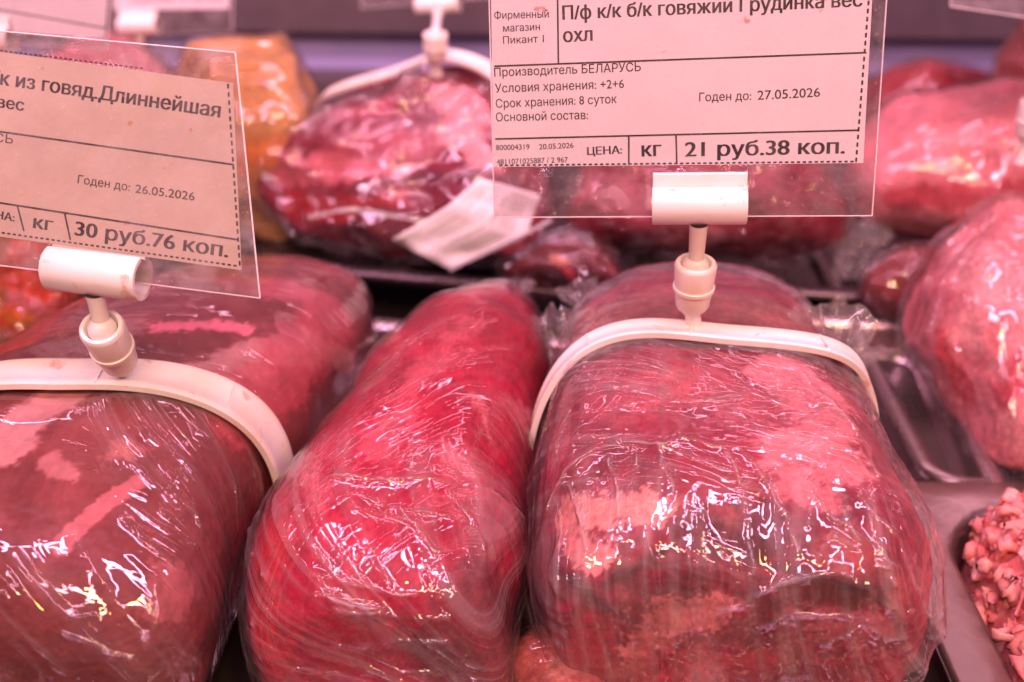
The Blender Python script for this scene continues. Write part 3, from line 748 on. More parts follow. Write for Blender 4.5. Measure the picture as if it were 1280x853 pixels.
def quad_sheet(name, pl, corners, k, mat, parent, thick=0.03, n=14, bow=0.0):
    """thin sheet from four (u,v) corners BL BR TR TL, with a real thickness"""
    c = [np.array(x, float) for x in corners]; V = []
    for side in (0, 1):
        for j in range(n):
            for i in range(n):
                a, b = i / (n - 1), j / (n - 1)
                q = (c[0] * (1 - a) + c[1] * a) * (1 - b) + (c[3] * (1 - a) + c[2] * a) * b
                V.append(pl.P(q[0], q[1], k - side * thick + bow * 4 * b * (1 - b)))
    F = [tuple(f) for f in grid_faces(n, n, False)] + [tuple(n * n + x for x in f[::-1]) for f in grid_faces(n, n, False)]
    ring = [i for i in range(n)] + [j * n + n - 1 for j in range(1, n)] + [(n - 1) * n + i for i in range(n - 2, -1, -1)] + [j * n for j in range(n - 2, 0, -1)]
    for a, b in zip(ring, ring[1:] + ring[:1]): F.append((a, b, n * n + b, n * n + a))
    return mesh_obj(name, V, F, mat, parent, smooth=False)

def text_verts(s, bold):
    """outlines of the letters, each contour filled on its own so that overlapping strokes stay solid"""
    cu = bpy.data.curves.new('t', 'FONT'); cu.body = s; cu.size = 1.0
    o = bpy.data.objects.new('t', cu); col.objects.link(o)
    dg = bpy.context.evaluated_depsgraph_get(); oe = o.evaluated_get(dg); c2 = oe.to_curve(dg)
    loops = []
    for sp in c2.splines:
        bp = sp.bezier_points; k = len(bp); P = []
        for i in range(k):
            a, b = bp[i], bp[(i + 1) % k]
            p0, p1, p2, p3 = (np.array(x)[:2] for x in (a.co, a.handle_right, b.handle_left, b.co))
            st = abs(np.cross(p3 - p0, p1 - p0)) + abs(np.cross(p3 - p0, p2 - p0)) < 1e-5
            for t in ([0.0] if st else np.arange(0, 1, 0.25)):
                P.append((1 - t) ** 3 * p0 + 3 * t * (1 - t) ** 2 * p1 + 3 * t * t * (1 - t) * p2 + t ** 3 * p3)
        Q = [P[0]]
        for p in P[1:]:
            if np.linalg.norm(p - Q[-1]) > 1e-4: Q.append(p)
        if np.linalg.norm(Q[0] - Q[-1]) < 1e-4: Q.pop()
        if len(Q) > 2: loops.append(np.array(Q))
    oe.to_curve_clear(); bpy.data.objects.remove(o); bpy.data.curves.remove(cu)
    if not loops: return np.zeros((0, 3)), []
    A = np.concatenate(loops); B = np.concatenate([np.roll(P, -1, 0) for P in loops])
    y0, y1 = A[:, 1].min(), A[:, 1].max(); st = 0.0125; ext = 0.026 if bold else 0.004
    V, F = [], []
    for k in range(int(math.ceil((y1 - y0) / st))):
        lo = y0 + k * st; y = lo + st / 2 + 1e-6
        m = (A[:, 1] > y) != (B[:, 1] > y)
        if not m.any(): continue
        xs = A[m, 0] + (B[m, 0] - A[m, 0]) * (y - A[m, 1]) / (B[m, 1] - A[m, 1]); wd = np.where(B[m, 1] > A[m, 1], 1, -1)
        o_ = np.argsort(xs); xs = xs[o_]; wn = np.cumsum(wd[o_]); start = None; runs = []
        for x, w_ in zip(xs, wn):
            if start is None: start = x
            if w_ == 0:
                if runs and start - ext < runs[-1][1]: runs[-1][1] = x + ext
                else: runs.append([start - ext, x + ext])
                start = None
        for r0, r1_ in runs:
            i = len(V); V += [(r0, lo, 0), (r1_, lo, 0), (r1_, lo + st, 0), (r0, lo + st, 0)]; F.append((i, i + 1, i + 2, i + 3))
    return np.array(V), F
CAPH = 0.729
def print_card(pl, parent, lines, texts, k, lw=0.035, name='print'):
    V, F = [], []
    def add(P2, Fs):
        b = len(V)
        for p in P2: V.append(pl.P(p[0], p[1], k + (p[2] if len(p) > 2 else 0)))
        for f in Fs: F.append(tuple(i + b for i in f))
    for (s, p0, p1, cap, bold) in texts:          # baseline start and end and cap height, in photo pixels
        A = np.array(pl.uv(*p0)); B = np.array(pl.uv(*p1)); C_ = np.array(pl.uv(p0[0], p0[1] - cap))
        tv, tf = text_verts(s, bold)
        if len(tv) == 0: continue
        x0, x1 = tv[:, 0].min(), tv[:, 0].max()
        d = B - A; L = np.linalg.norm(d); d /= L; e = np.array([-d[1], d[0]]); hc = abs((C_ - A) @ e)
        q = A[None] + ((tv[:, :1] - x0) / (x1 - x0)) * L * d[None] + (tv[:, 1:2] / CAPH * hc) * e[None]
        add(np.concatenate([q, tv[:, 2:3]], 1), tf)
    for (p0, p1, dash, wd) in lines:
        A = np.array(pl.uv(*p0)); B = np.array(pl.uv(*p1)); d = B - A; L = np.linalg.norm(d); d /= L; e = np.array([-d[1], d[0]]) * wd / 2
        segs = [(0, L)]
        if dash: segs = [(x, min(x + dash * 0.58, L)) for x in np.arange(0, L, dash)]
        for (a, b) in segs: add([A + d * a - e, A + d * b - e, A + d * b + e, A + d * a + e], [(0, 1, 2, 3)])
    return mesh_obj(name, V, F, INK, parent, smooth=False)

def holder(label, roll, x0, yaw, th, wd, base_th, foot, sock0, sock1, clampc, pl, sleeve, paper, papermat, sleevemat, lines, texts, cw=2.8, cr=0.6, lip=True, loose=None, bowed=0.0):
    g = thing('price_tag_holder', label, 'price tag', foot, 'price tags on white plastic holders')
    if roll is not None: band(g, roll, x0, yaw, th[0], th[1], wd, 0.22)
    foot, sock0, sock1, clampc = map(np.array, (foot, sock0, sock1, clampc))
    sc = cw / 2.8
    d = (sock0 - foot)
    lathe('stem', foot, sock0 + d * 0.1, [(0, 0.0), (0, 0.36 * sc), (0.25, 0.26 * sc), (0.7, 0.24 * sc), (0.9, 0.36 * sc), (1, 0.42 * sc), (1.0, 0)], PLASTIC, g)
    lathe('socket', sock0, sock1, [(0, 0), (0, 0.40 * sc), (0.03, 0.48 * sc), (0.10, 0.54 * sc), (0.42, 0.60 * sc), (0.43, 0.655 * sc), (0.50, 0.66 * sc), (0.51, 0.61 * sc), (0.93, 0.66 * sc), (0.97, 0.64 * sc), (1.0, 0.60 * sc), (1.0, 0.50 * sc), (0.86, 0.40 * sc), (0.8, 0)], PLASTIC, g)
    ball = sock1 - (sock1 - sock0) * 0.08
    ph = np.linspace(0, math.pi, 14)
    lathe('ball', ball - (clampc - ball) / np.linalg.norm(clampc - ball) * 0.42 * sc, ball + (clampc - ball) / np.linalg.norm(clampc - ball) * 0.42 * sc, [((1 - math.cos(a)) / 2, 0.42 * sc * math.sin(a)) for a in ph], PLASTIC, g)
    end = clampc - pl.v * cr * 0.9
    lathe('post', ball, end, [(0, 0.26 * sc), (0.3, 0.24 * sc), (0.85, 0.27 * sc), (1, 0.30 * sc)], PLASTIC, g)
    clamp(g, clampc, pl.u, pl.v, cw, cr)
    if lip: jaw(g, clampc, pl.u, pl.v, cw * 0.985, cr)
    sl = quad_sheet('sleeve', pl, sleeve, 0.05, sleevemat, g, 0.015, bow=bowed)
    quad_sheet('sleeve_back', pl, [(a + (-0.0), b) for a, b in sleeve], -0.05, sleevemat, g, 0.015, bow=bowed)
    # welded and cut rims of the sleeve catch the light
    c = [np.array(x) for x in sleeve]
    for a, b in ((0, 1), (1, 2), (3, 0), (2, 3)):
        A = pl.P(*c[a], 0.0); B = pl.P(*c[b], 0.0)
        lathe('sleeve_rim', A, B, [(0, 0.022), (1, 0.022)], EDGE, g, seg=6)
    pc = quad_sheet('price_card', pl, paper, 0.0, papermat, g, 0.02)
    pr = print_card(pl, g, lines, texts, 0.006)
    pr.parent = pc; pr.matrix_parent_inverse = pc.matrix_world.inverted()
    return g

# ---- large tag on the brisket
pr_ = Plane(at(618, 272, 35.0), at(1090, 270, 33.6), (611, 0))
uvR = pr_.uv
slv = [(0, 0), (pr_.w, 0), uvR(1112, -60), uvR(610, -60)]
pap = [uvR(617, 209), uvR(1079, 204), uvR(1093, -50), uvR(613, -50)]
linesR = [((618, 83), (1083, 66), 0, 0.05), ((697, 0), (698, 79), 0, 0.05), ((619, 174), (1073, 163), 0, 0.05), ((786, 170), (786, 206), 0, 0.05), ((845, 168), (846, 205), 0, 0.05),
          ((1089, -40), (1070, 203), 0.22, 0.055), ((624, 207), (1070, 202), 0.17, 0.05)]
textsR = [('Фирменный', (618, 24), (686, 22), 9.5, 0), ('магазин', (629, 40), (675, 38), 9.5, 0), ('Пикант 1', (629, 55), (680, 53), 9.5, 0),
          ('П/ф к/к б/к говяжий Грудинка вес', (703, 25), (1078, 8), 18, 1), ('охл', (704, 53), (741, 51), 18, 1),
          ('Производитель БЕЛАРУСЬ', (618, 96), (801, 89), 11, 0), ('Условия хранения: +2+6', (619, 116), (780, 110), 11, 0), ('Срок хранения: 8 суток', (620, 135), (771, 129), 11, 0),
          ('Основной состав:', (620, 152), (735, 149), 11, 0), ('Годен до:', (874, 127), (939, 125), 11, 0), ('27.05.2026', (947, 125), (1025, 121), 12, 0),
          ('800004319', (620, 188), (662, 187), 7, 0), ('20.05.2026', (674, 187), (717, 185), 7, 0), ('4811071025887 / 2 967', (621, 206), (710, 203), 7, 0),
          ('ЦЕНА:', (734, 194), (778, 192), 10, 1), ('кг', (802, 196), (827, 195), 19, 1), ('21 руб.38 коп.', (856, 196), (1056, 192), 19, 1)]
topR = r3.point(np.array([0.53]), np.array([1.0]), np.array([math.radians(91)]))[0]
cR = pr_.P(*uvR(874, 256), 0.0)
bR = at(866, 400, 0); 
_d = proj(topR)[2]
footR = surf_at(r3, 868, 414); _d = proj(footR)[2]; s0R = at(865, 385, _d - 0.7); s1R = at(870, 328, _d - 1.7)
holder('large clear price tag reading 21 руб.38 коп., clipped to the brisket roll', r3, 0.47, 0.03, (16, 172), 1.0, 90, footR, s0R, s1R, cR, pr_, slv, pap, PAPER_W, SLEEVE, linesR, textsR)

# ---- stained tag on the brown roll
pl_ = Plane(at(-175, 310, 33.2), at(325, 373, 31.6), (-190, -6))
pl_.fix(pl_.o + (at(294, 66, 31.0) - at(325, 373, 31.6)))
uvL = pl_.uv
slvL = [(0, 0), (pl_.w, 0), uvL(294, 66), uvL(-190, 22)]
papL = [uvL(-150, 275), uvL(302, 338), uvL(291, 104), uvL(-150, 45)]
linesL = [((-140, 145), (292, 206), 0, 0.05), ((-140, 232), (298, 300), 0, 0.05), ((22, 258), (30, 289), 0, 0.05), ((81, 267), (88, 300), 0, 0.05),
          ((285, 105), (300, 334), 0.22, 0.055), ((-140, 271), (299, 333), 0.17, 0.05), ((-140, 46), (180, 86), 0.15, 0.045)]
textsL = [('П/ф к/к из говяд.Длиннейшая', (-66, 96), (275, 147), 18, 1), ('вес', (-4, 134), (30, 139), 15, 1), ('БЕЛАРУСЬ', (-76, 168), (16, 180), 11, 0),
          ('Годен до:', (97, 229), (162, 239), 10.5, 0), ('26.05.2026', (169, 241), (243, 251), 11, 0), ('ЦЕНА:', (-25, 270), (18, 277), 10, 1),
          ('кг', (41, 285), (66, 289), 17, 1), ('30 руб.76 коп.', (93, 294), (285, 322), 18.5, 1)]
topL = r1.point(np.array([0.56]), np.array([1.0]), np.array([math.radians(88)]))[0]
_d = proj(topL)[2]
footL = surf_at(r1, 158, 474); _d = proj(footL)[2]; s0L = at(152, 456, _d - 0.6); s1L = at(126, 408, _d - 2.4)
cL = pl_.P(*uvL(121, 341), 0.0)
holder('stained tilted price tag reading 30 руб.76 коп., clipped to the brown roll', r1, 0.35, 0.05, (-14, 176), 1.6, 90, footL, s0L, s1L, cL, pl_, slvL, papL, PAPER_T, SLEEVE_D, linesL, textsL, cr=0.66, lip=False)

# ================================================================ BACKGROUND PIECES
def wr_bg(amp, f=1.0, seed=0.0, e=(1, 0.2, 0.1)):
    e = np.array(e, float); e /= np.linalg.norm(e); f1 = np.cross(e, [0.1, 0.2, 1]); f1 /= np.linalg.norm(f1); g1 = np.cross(e, f1)
    def w_(V, L, Nn, X, R, T):
        W = V + 0.9 * np.stack([fbm(V * 0.22 + seed, 2), fbm(V * 0.22 + 5 + seed, 2), fbm(V * 0.22 + 11, 2)], 1)
        q = np.stack([W @ e * 0.25 * f, W @ f1 * 1.1 * f, W @ g1 * 1.1 * f], 1)
        return amp * ridged(q + seed, 2) + amp * 0.7 * np.abs(fbm(W * 0.7 * f + seed, 2))
    return w_
def bg_piece(name, label, cat, st, base, patches, film_amp=0.12, n=2.3, p0=3, p1=3, lump=0.7, seed=0.0, film_haze=0.12, meatm=None, group=None, freq=0.3, marble=0.3, fibre=(60, 60, 60), wf=1.0, e=(1, .2, .1), fat=(0.8, 0.35, 0.37), amp=1.0, var=0.7, bright=None):
    r = Roll(st, n, p0, p1, amp, seed)
    t = thing(name, label, cat, tuple(r.st[len(r.st) // 2, :3] - np.array([0, 0, r.st[len(r.st) // 2, 5]])), group)
    mm = meatm or meat_mat('meat_' + str(int(seed)), fiber=fibre, marble=marble, fat_col=fat, var=var)
    make_meat(t, r, mm, base, patches, 120, 140, lump * 0.5, 0.05, seed, freq=freq)
    fm = film_mat('film_' + str(int(seed)), stretch=(80, 50, 140), rot=(0.2, 0.1, seed), haze=film_haze, base_haze=0.03, bump=0.2)
    make_film(t, r, fm, 160, 200, lambda V, *a: wr_bg(film_amp, wf, seed, e)(V, *a) - lump * 0.3 * (0.5 + 0.5 * fbm(V * freq + seed, 3)))
    return t, r
GB = 'film-wrapped pieces in the back row'
# back row centre, big package with band
tA, rA = bg_piece('wrapped_meat', 'large pale and red wrapped cut at the back, paper label slipping off its front', 'meat',
    [(C(452, 53.0, 3.9), 9.6, 1.8, 2.4), (C(478, 56.0, 5.4), 10.2, 3.0, 3.6), (C(530, 60.0, 6.6), 7.2, 4.2, 4.2), (C(560, 64, 6.8), 5.8, 4.2, 4.2), (C(575, 68, 6.4), 5.0, 3.6, 3.8)],
    (0.22, 0.016, 0.04), [([(560, 110), (600, 130), (570, 160), (610, 200)], 0.9, 0.4, (0.85, 0.34, 0.38), 0.8, 0.9), ([(350, 210), (430, 205), (500, 225)], 0.9, 0.4, (0.74, 0.2, 0.24), 0.7, 0.75),
     ([(360, 255), (420, 262), (500, 258)], 0.8, 0.3, (0.35, 0.012, 0.02), 0.5, 0.9), ([(440, 170), (520, 180)], 1.2, 0.6, (0.44, 0.10, 0.14), 0.6, 0.8), ([(480, 120), (430, 130)], 0.9, 0.4, (0.55, 0.10, 0.15), 0.7, 0.6),
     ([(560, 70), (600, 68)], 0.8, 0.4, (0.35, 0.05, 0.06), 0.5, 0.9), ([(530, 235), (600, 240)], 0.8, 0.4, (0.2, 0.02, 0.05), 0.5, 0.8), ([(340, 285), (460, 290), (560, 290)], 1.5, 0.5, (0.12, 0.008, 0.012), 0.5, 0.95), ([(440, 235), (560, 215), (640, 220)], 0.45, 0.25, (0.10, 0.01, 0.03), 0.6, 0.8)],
    seed=21.0, group=GB, film_amp=0.35, wf=0.7, lump=1.6, p0=2.6, n=1.9, amp=1.3, film_haze=0.2, var=0.5, marble=0.08)
# paper label caught in its film
def curved_label(parent, pts, thick=0.03):
    """pts: 4x? grid of 3-D points, rows from bottom to top"""
    G = np.array(pts, float); n, m = G.shape[:2]; K = 16
    from itertools import product
    V = []
    for a in np.linspace(0, n - 1, K):
        for b in np.linspace(0, m - 1, K):
            i, j = min(int(a), n - 2), min(int(b), m - 2); u, v = a - i, b - j
            p = G[i, j] * (1 - u) * (1 - v) + G[i + 1, j] * u * (1 - v) + G[i, j + 1] * (1 - u) * v + G[i + 1, j + 1] * u * v
            V.append(p + (0.35 * perlin(np.array([[a * 1.3, b * 2.2, 3.0]]))[0] + 0.12 * perlin(np.array([[a * 4, b * 5, 3.0]]))[0]) * (-Fv))
    F = [tuple(f) for f in grid_faces(K, K, False)]
    o = mesh_obj('paper_label', V, F, PAPER_W, parent)
    md = o.modifiers.new('thickness', 'SOLIDIFY'); md.thickness = 0.0003
    LV = []; LF = []
    V = np.array(V).reshape(K, K, 3)
    for r_ in (3, 5, 6, 8, 10, 11, 12):
        for c0, c1 in ((3, 7), (8, 10), (11, 13)):
            b = len(LV)
            for cc in range(c0, c1 + 1):
                LV.append(V[cc, r_] - Fv * 0.06); LV.append(V[cc, r_] * 0.86 + V[cc, r_ + 1] * 0.14 - Fv * 0.06)
            for k in range(c1 - c0): LF.append((b + 2 * k, b + 2 * k + 2, b + 2 * k + 3, b + 2 * k + 1))
    mesh_obj('print', LV, LF, simple('faded_ink', (0.30, 0.24, 0.24), 0.6), o, smooth=False)
curved_label(tA, [[at_y(490, 300, 49.6), at_y(562, 337, 49.4)], [at_y(560, 258, 49.8), at_y(655, 300, 49.6)], [at_y(600, 222, 50.6), at_y(676, 245, 50.4)]])
# heavy folded lip of its bag
def fold_strip(parent, pts, rad, mat, name='film_edge'):
    P = np.array(pts, float); t = np.linspace(0, len(P) - 1, 60); Q = []
    for a in t:
        i = min(int(a), len(P) - 2); u = a - i; k0 = P[max(i - 1, 0)]; k3 = P[min(i + 2, len(P) - 1)]
        Q.append(0.5 * (2 * P[i] + (-k0 + P[i + 1]) * u + (2 * k0 - 5 * P[i] + 4 * P[i + 1] - k3) * u * u + (-k0 + 3 * P[i] - 3 * P[i + 1] + k3) * u ** 3))
    Q = np.array(Q); V = []; m = 10
    tn = np.gradient(Q, axis=0); tn /= np.linalg.norm(tn, axis=1)[:, None]
    for k in range(60):
        a1 = np.cross(tn[k], Fv); a1 /= np.linalg.norm(a1); a2 = np.cross(tn[k], a1)
        for j in range(m):
            th = 2 * math.pi * j / m; r_ = rad * (1 + 0.4 * math.sin(k * 0.9) * math.cos(k * 0.37))
            V.append(Q[k] + 0.35 * r_ * math.cos(th) * a2 + r_ * math.sin(th) * a1)
    return mesh_obj(name, V, grid_faces(60, m), mat, parent)
m_edge = film_mat('film_edge_folded', haze=0.5, base_haze=0.28, bump=0.3)
fold_strip(tA, [at_y(385, 272, 51), at_y(440, 262, 50.4), at_y(490, 270, 51.6), at_y(560, 280, 52), at_y(600, 262, 53)], 0.10, m_edge)
fold_strip(tA, [at_y(562, 338, 49.2), at_y(610, 314, 49.2), at_y(660, 290, 49.4), at_y(690, 275, 50)], 0.10, m_edge)

# dark red packed meat behind the large tag
tB, rB = bg_piece('wrapped_meat', 'dark red packed meat behind the large price tag, its bag gathered into a pale tuft', 'meat',
    [(C(705, 56, 5.2), 2.4, 2.2, 2.2), (C(790, 56.5, 5.6), 3.4, 3.6, 3.2), (C(890, 57, 5.6), 3.6, 4.0, 3.4), (C(980, 57, 5.4), 3.4, 3.6, 3.2), (C(1062, 56.5, 4.8), 2.0, 2.0, 2.2)],
    (0.34, 0.035, 0.07), [([(740, 230), (800, 250)], 0.9, 0.5, (0.7, 0.26, 0.32), 0.7, 0.7), ([(950, 230), (1010, 260)], 0.9, 0.5, (0.62, 0.1, 0.2), 0.7, 0.7), ([(690, 310), (740, 320)], 0.7, 0.3, (0.6, 0.2, 0.15), 0.5, 0.7),
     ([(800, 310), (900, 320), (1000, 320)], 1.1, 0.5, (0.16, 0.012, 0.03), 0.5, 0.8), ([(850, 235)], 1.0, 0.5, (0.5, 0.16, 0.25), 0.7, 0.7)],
    seed=25.0, group=GB, film_amp=0.3, wf=0.8, lump=1.2, film_haze=0.25, e=(0.5, 1, 0.3))
crumple(tB, at_y(1060, 350, 55), Rv, Uv * 0.9 + Rv * 0.3, 1.7, 3.6, film_mat('film_tuft', haze=0.5, base_haze=0.25, bump=0.3), 22.0, amp=0.9)
# small dark piece in front of it
bg_piece('wrapped_meat', 'small dark red scrap in a clear bag, low behind the brisket roll', 'meat',
    [(C(640, 51.0, 3.4), 1.4, 1.0, 1.2), (C(680, 51.5, 3.7), 2.2, 1.5, 1.8), (C(735, 52.5, 3.5), 2.2, 1.4, 1.8), (C(790, 53, 3.2), 1.6, 0.9, 1.4)],
    (0.13, 0.008, 0.012), [([(700, 320)], 0.5, 0.3, (0.6, 0.22, 0.1), 0.3, 0.9), ([(715, 345)], 0.5, 0.2, (0.5, 0.02, 0.04), 0.3, 0.9)], seed=28.0, group=GB, film_amp=0.25, amp=1.6)
# pink roll far right
bg_piece('wrapped_meat', 'smooth pink roll lying crosswise at the far right back', 'meat',
    [(C(1060, 58.5, 5.6), 4.6, 3.0, 3.2), (C(1140, 60, 6.2), 5.2, 3.8, 4.0), (C(1230, 60, 6.4), 5.4, 3.9, 4.2), (C(1330, 60, 6.4), 5.4, 3.9, 4.2), (C(1420, 60, 6.0), 4.8, 3.4, 4.0)],
    (0.80, 0.28, 0.31), [([(1150, 170), (1200, 190)], 1.0, 0.6, (0.85, 0.36, 0.38), 0.8, 0.8), ([(1230, 160), (1270, 170)], 1.2, 0.6, (0.88, 0.34, 0.36), 0.8, 0.8), ([(1120, 250), (1280, 240)], 0.7, 0.4, (0.5, 0.05, 0.08), 0.5, 0.8)],
    seed=31.0, group=GB, film_amp=0.07, lump=0.4, var=0.15, marble=0.04, n=2.6, amp=0.8)
# dim red pieces behind it
bg_piece('wrapped_meat', 'dim red piece at the very back, just showing above the crosswise pink roll', 'meat',
    [(C(1080, 72, 4.0), 3.0, 3.0, 3.4), (C(1150, 74, 4.4), 4.0, 3.8, 4.0), (C(1200, 75, 4.2), 3.0, 3.4, 4.0), (C(1240, 76, 4.0), 2.0, 2.4, 3.8)], (0.42, 0.05, 0.06), [], seed=33.0, group=GB)
bg_piece('wrapped_meat', 'brownish red piece at the back by the right edge of the picture', 'meat',
    [(C(1255, 68, 8.2), 2.6, 2.6, 3.4), (C(1300, 69, 8.8), 4.0, 3.8, 4.0), (C(1360, 70, 8.8), 4.0, 3.8, 4.0), (C(1400, 70, 8.4), 2.0, 2.4, 3.8)], (0.50, 0.12, 0.10), [], seed=34.0, group=GB)
# pink wrapped meat on the right tray
bg_piece('wrapped_meat', 'pale pink lumpy meat in creased film, on the steel tray at the right edge', 'meat',
    [(C(1305, 36.5, 3.6), 2.6, 2.2, 2.8), (C(1300, 39.5, 4.4), 4.0, 3.4, 3.6), (C(1292, 44, 4.9), 4.6, 4.2, 4.0), (C(1290, 49, 5.0), 5.0, 4.2, 4.0), (C(1290, 53, 4.8), 4.4, 3.4, 3.8)],
    (0.70, 0.21, 0.23), [([(1190, 310), (1230, 360), (1200, 420)], 0.8, 0.4, (0.88, 0.40, 0.40), 0.8, 0.9), ([(1240, 300), (1275, 420)], 0.9, 0.5, (0.86, 0.36, 0.38), 0.9, 0.85), ([(1240, 500), (1275, 460)], 0.6, 0.3, (0.5, 0.03, 0.05), 0.5, 0.8),
     ([(1160, 420), (1200, 500)], 0.5, 0.3, (0.6, 0.03, 0.05), 0.5, 0.8), ([(1250, 530), (1270, 550)], 0.7, 0.3, (0.82, 0.34, 0.34), 0.5, 0.8)],
    seed=37.0, group=GB, film_amp=0.2, wf=0.8, lump=1.4, film_haze=0.4, p0=2.6, e=(0.2, 0.5, 1), amp=1.3, var=0.35, marble=0.1)
# dark red meat between it and the tuft
bg_piece('wrapped_meat', 'dark brownish meat, left of the pale lumpy meat', 'meat',
    [(C(1085, 50, 3.0), 1.6, 1.6, 1.8), (C(1120, 50.5, 3.2), 2.0, 2.2, 2.2), (C(1165, 51, 3.4), 1.8, 2.2, 2.2), (C(1200, 51.5, 3.4), 1.2, 1.6, 2.0)], (0.26, 0.04, 0.04), [], seed=39.0, group=GB, film_haze=0.25)
# yellow seasoned piece
bg_piece('seasoned_meat', 'orange yellow seasoned piece in a clear bag beside the stained price tag', 'meat',
    [(C(300, 57, 4.6), 3.4, 3.4, 4.0), (C(305, 60, 6.0), 4.1, 4.6, 4.6), (C(315, 64, 7.2), 4.1, 4.8, 4.6), (C(325, 69, 7.4), 3.4, 4.0, 4.4)],
    (0.54, 0.29, 0.10), [([(300, 200), (350, 190)], 0.9, 0.6, (0.7, 0.22, 0.05), 0.6, 0.7), ([(330, 100)], 0.35, 0.2, (0.4, 0.14, 0.03), 0.5, 0.8), ([(290, 90), (340, 75)], 0.4, 0.3, (0.45, 0.2, 0.04), 0.6, 0.6)],
    seed=42.0, group=GB, film_amp=0.07, wf=0.4, lump=0.8, marble=0.03, film_haze=0.05, p0=3.4, n=3.6, amp=1.4, var=0.4)
# marinated strips at left
bg_piece('marinated_meat', 'orange red marinated meat in film at the left edge, under the stained price tag', 'meat',
    [(C(-60, 42, 6.2), 3.6, 3.8, 4.2), (C(-30, 46, 7.0), 4.8, 4.4, 4.8), (C(10, 51, 7.0), 5.2, 4.2, 4.8), (C(40, 55, 6.0), 4.6, 3.2, 4.0)],
    (0.86, 0.10, 0.03), [([(10, 370), (60, 400)], 0.4, 0.2, (0.85, 0.22, 0.2), 0.6, 0.9), ([(0, 420), (40, 440)], 0.4, 0.2, (0.85, 0.3, 0.2), 0.6, 0.9), ([(20, 400), (60, 420)], 0.3, 0.2, (0.8, 0.24, 0.02), 0.5, 0.9), ([(0, 450), (20, 460)], 0.4, 0.2, (0.5, 0.2, 0.04), 0.5, 0.9), ([(0, 350), (80, 350)], 0.5, 0.3, (0.6, 0.06, 0.01), 0.5, 0.9)],
    seed=45.0, group=GB, film_amp=0.45, wf=1.0, lump=1.6, marble=0.2, film_haze=0.12, e=(1, -0.4, 0))
# pieces behind the stained tag
tH, rH = bg_piece('wrapped_meat', 'wrapped pink and brown piece behind the stained price tag', 'meat',
    [(C(120, 62, 4.5), 4.5, 3.6, 4.0), (C(130, 66, 5.5), 5.2, 4.6, 4.6), (C(140, 71, 5.8), 5.0, 4.6, 4.6), (C(150, 76, 5.4), 4.0, 3.8, 4.2)], (0.55, 0.2, 0.2), [], seed=47.0, group=GB)
# small piece in the gap between the middle and right rolls
bg_piece('meat_piece', 'small pale pink piece low between the bright red roll and the brisket roll', 'meat',
    [(C(720, 20.5, 1.8), 1.6, 1.4, 1.2), (C(712, 22.5, 2.3), 2.1, 1.9, 1.7), (C(702, 25.5, 2.4), 2.0, 1.8, 1.8), (C(694, 28.0, 2.2), 1.4, 1.2, 1.5)], (0.62, 0.16, 0.14), [([(700, 830)], 0.5, 0.3, (0.8, 0.36, 0.3), 0.4, 0.8)], seed=49.0, film_amp=0.12, wf=1.5)

# ---- holders at the back
plA = Plane(at(452, 10, 74), at(655, -6, 72), (448, -150))
topA = rA.point(np.array([0.62]), np.array([1.0]), np.array([math.radians(90)]))[0]
footA = surf_at(rA, 545, 92); _d = proj(footA)[2]
holder('price tag on a white band, over the large pale and red cut with paper label', rA, 0.60, 0.0, (-4, 184), 1.25, 90, footA, at(545, 74, _d - 0.8), at(544, 42, _d - 1.6), plA.P(*plA.uv(547, 6)), plA,
       [(0, 0), (plA.w, 0), plA.uv(660, -150), plA.uv(448, -150)], [plA.uv(458, -30), plA.uv(650, -42), plA.uv(654, -140), plA.uv(455, -130)], PAPER_W, SLEEVE, [], [], cw=2.8, cr=0.62)
plB = Plane(at(141, 46, 72), at(290, 40, 71), (139, -140))
footB = rH.point(np.array([0.5]), np.array([1.0]), np.array([math.radians(70)]))[0]
cB = plB.P(*plB.uv(174, 33)); footB = cB - np.array([0, 0.2, 6.8])
holder('blurred far price tag with visible white clamp, left of the orange yellow seasoned piece', None, 0, 0, None, 1, 0, footB, footB + [0, 0, 1.2], footB + [0, 0, 2.9], cB, plB,
       [(0, 0), (plB.w, 0), plB.uv(294, -140), plB.uv(139, -140)], [plB.uv(143, 13), plB.uv(286, 11), plB.uv(290, -130), plB.uv(140, -130)], PAPER_W, SLEEVE,
       [], [('состав: 2 суток', (165, 3), (280, 2), 5, 1)], cw=2.5, cr=0.6)
plC = Plane(at(-160, 20, 52), at(132, 56, 50), (-170, -200))
cC = plC.P(*plC.uv(-20, 45)); footC = cC - np.array([0, -2.0, 6.5])
holder('blurred pink-lit price tag in the top left corner, behind the stained tag', None, 0, 0, None, 1, 0, footC, footC + [0, -.3, 1.4], footC + [0, -.8, 3.0], cC, plC,
       [plC.uv(-165, 44), plC.uv(133, 62), plC.uv(150, -180), plC.uv(-170, -190)], [plC.uv(-158, 30), plC.uv(130, 49), plC.uv(146, -150), plC.uv(-160, -170)], PAPER_W, SLEEVE, [((-100, -5), (135, 36), 0, 0.06)], [], cw=2.8)
plD = Plane(at(1188, 8, 50), at(1470, 50, 48), (1196, -200))
cD = plD.P(*plD.uv(1330, 22)); footD = cD - np.array([0, -1.0, 7.0])
holder('clear price tag whose lower corner hangs into the top right corner', None, 0, 0, None, 1, 0, footD, footD + [0, 0, 1.2], footD + [0, 0, 3.0], cD, plD,
       [(0, 0), (plD.w, 0), plD.uv(1475, -200), plD.uv(1196, -200)], [plD.uv(1215, -14), plD.uv(1440, 12), plD.uv(1450, -180), plD.uv(1222, -180)], PAPER_W, SLEEVE_D, [], [], cw=2.8)

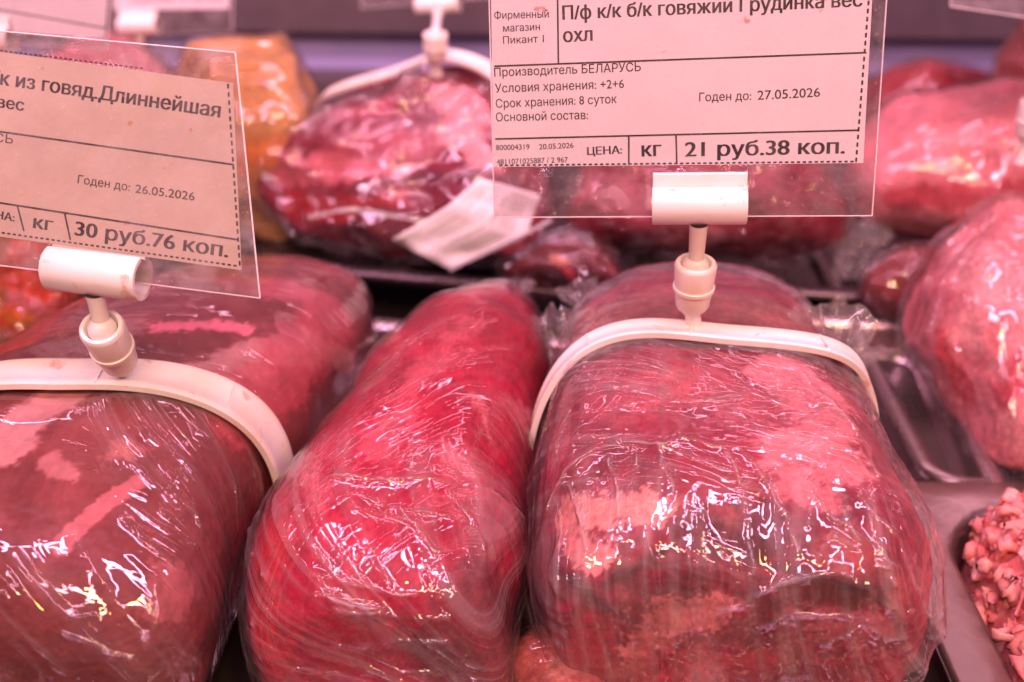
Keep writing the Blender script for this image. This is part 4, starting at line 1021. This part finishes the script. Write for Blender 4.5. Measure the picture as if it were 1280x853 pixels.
# ================================================================ MINCE
def mince():
    cx = cE[0] + 10.2; t = thing('minced_meat', 'heap of coarse pink red minced meat in the steel pan, lower right corner', 'mince', (cx, 24, 0))
    c = np.array((cx, 24.6, 0.0)); n = 330
    u, v = np.meshgrid(np.linspace(-1, 1, n), np.linspace(-1, 1, n)); u = u.ravel(); v = v.ravel()
    P = np.stack([c[0] + u * 8.4, c[1] + v * 9.5, np.zeros(n * n)], 1)
    r = np.maximum(np.abs(u) ** 8 + np.abs(v) ** 8, 1e-6) ** (1 / 8)
    base = 0.2 + 3.7 * np.clip(1 - r ** 9, 0, 1) ** 0.6 + 0.7 * np.clip(1 - r * r, 0, 1)
    W = P * 1.0 + 0.5 * np.stack([fbm(P * 0.8, 2), fbm(P * 0.8 + 4, 2), fbm(P * 0.8 + 9, 2)], 1)
    lum = 0.85 * np.abs(fbm(W * 0.55 + 3, 3)) * 1.5 + 0.55 * (1 - np.abs(perlin(W * 1.3)) * 2) + 0.30 * (1 - np.abs(perlin(W * 2.9 + 7)) * 2) + 0.25 * fbm(P * 0.35, 2) + 0.10 * perlin(W * 6)
    P[:, 2] = base + lum * np.clip((1 - r) * 5, 0, 1) * 0.75
    nz = fbm(P * 1.0 + 40, 4)
    C0 = np.array([0.90, 0.24, 0.24]); C1 = np.array([0.92, 0.44, 0.40]); k = sstep(-0.05, 0.35, nz)[:, None]
    o = mesh_obj('mince', P, grid_faces(n, n, False), meat_mat('minced', fiber=(90, 90, 90), marble=0.35, fat_col=(0.88, 0.45, 0.42), rough=0.32, bump=0.4, var=0.2, fine=0.4), t, colors=C0 * (1 - k) + C1 * k)
    # crumbs and strand ends on top
    rng = np.random.RandomState(4); V = []; F = []; CC = []
    zz = P[:, 2]
    for q in range(4200):
        i = rng.randint(len(P))
        if r[i] > 0.985 or u[i] > -0.1 or v[i] < -0.35: continue
        p = P[i] + np.array([0, 0, 0.08 + 0.18 * rng.rand()]); d = rng.normal(size=3); d[2] *= 0.6; d /= np.linalg.norm(d); L = rng.uniform(0.4, 1.3); rad = rng.uniform(0.13, 0.32)
        a1 = np.cross(d, [0, 0, 1.0]); a1 /= np.linalg.norm(a1); a2 = np.cross(d, a1); b = len(V); bend = rng.normal(size=3) * 0.25
        for s_ in range(9):
            x = s_ / 8; rr = rad * (math.sin(math.pi * min(max(x, 0.03), 0.97)) ** 0.35) * (1 + 0.25 * rng.normal())
            cc = p + d * L * (x - 0.5) + bend * math.sin(math.pi * x) * L
            for j in range(9):
                a = 2 * math.pi * j / 9; rj = rr * (1 + 0.15 * rng.normal()); V.append(cc + rj * (math.cos(a) * a1 + math.sin(a) * a2))
        kk = rng.rand() ** 1.5
        CC += [tuple(C0 * (1 - kk) + C1 * kk)] * 81
        for s_ in range(8):
            for j in range(9): F.append((b + s_ * 9 + j, b + s_ * 9 + (j + 1) % 9, b + (s_ + 1) * 9 + (j + 1) % 9, b + (s_ + 1) * 9 + j))
        F.append(tuple(b + j for j in range(9))); F.append(tuple(b + 72 + j for j in range(8, -1, -1)))
    o2 = mesh_obj('mince_strands', V, F, o.data.materials[0], t, colors=np.array(CC)); o2['kind'] = 'stuff'
mince()
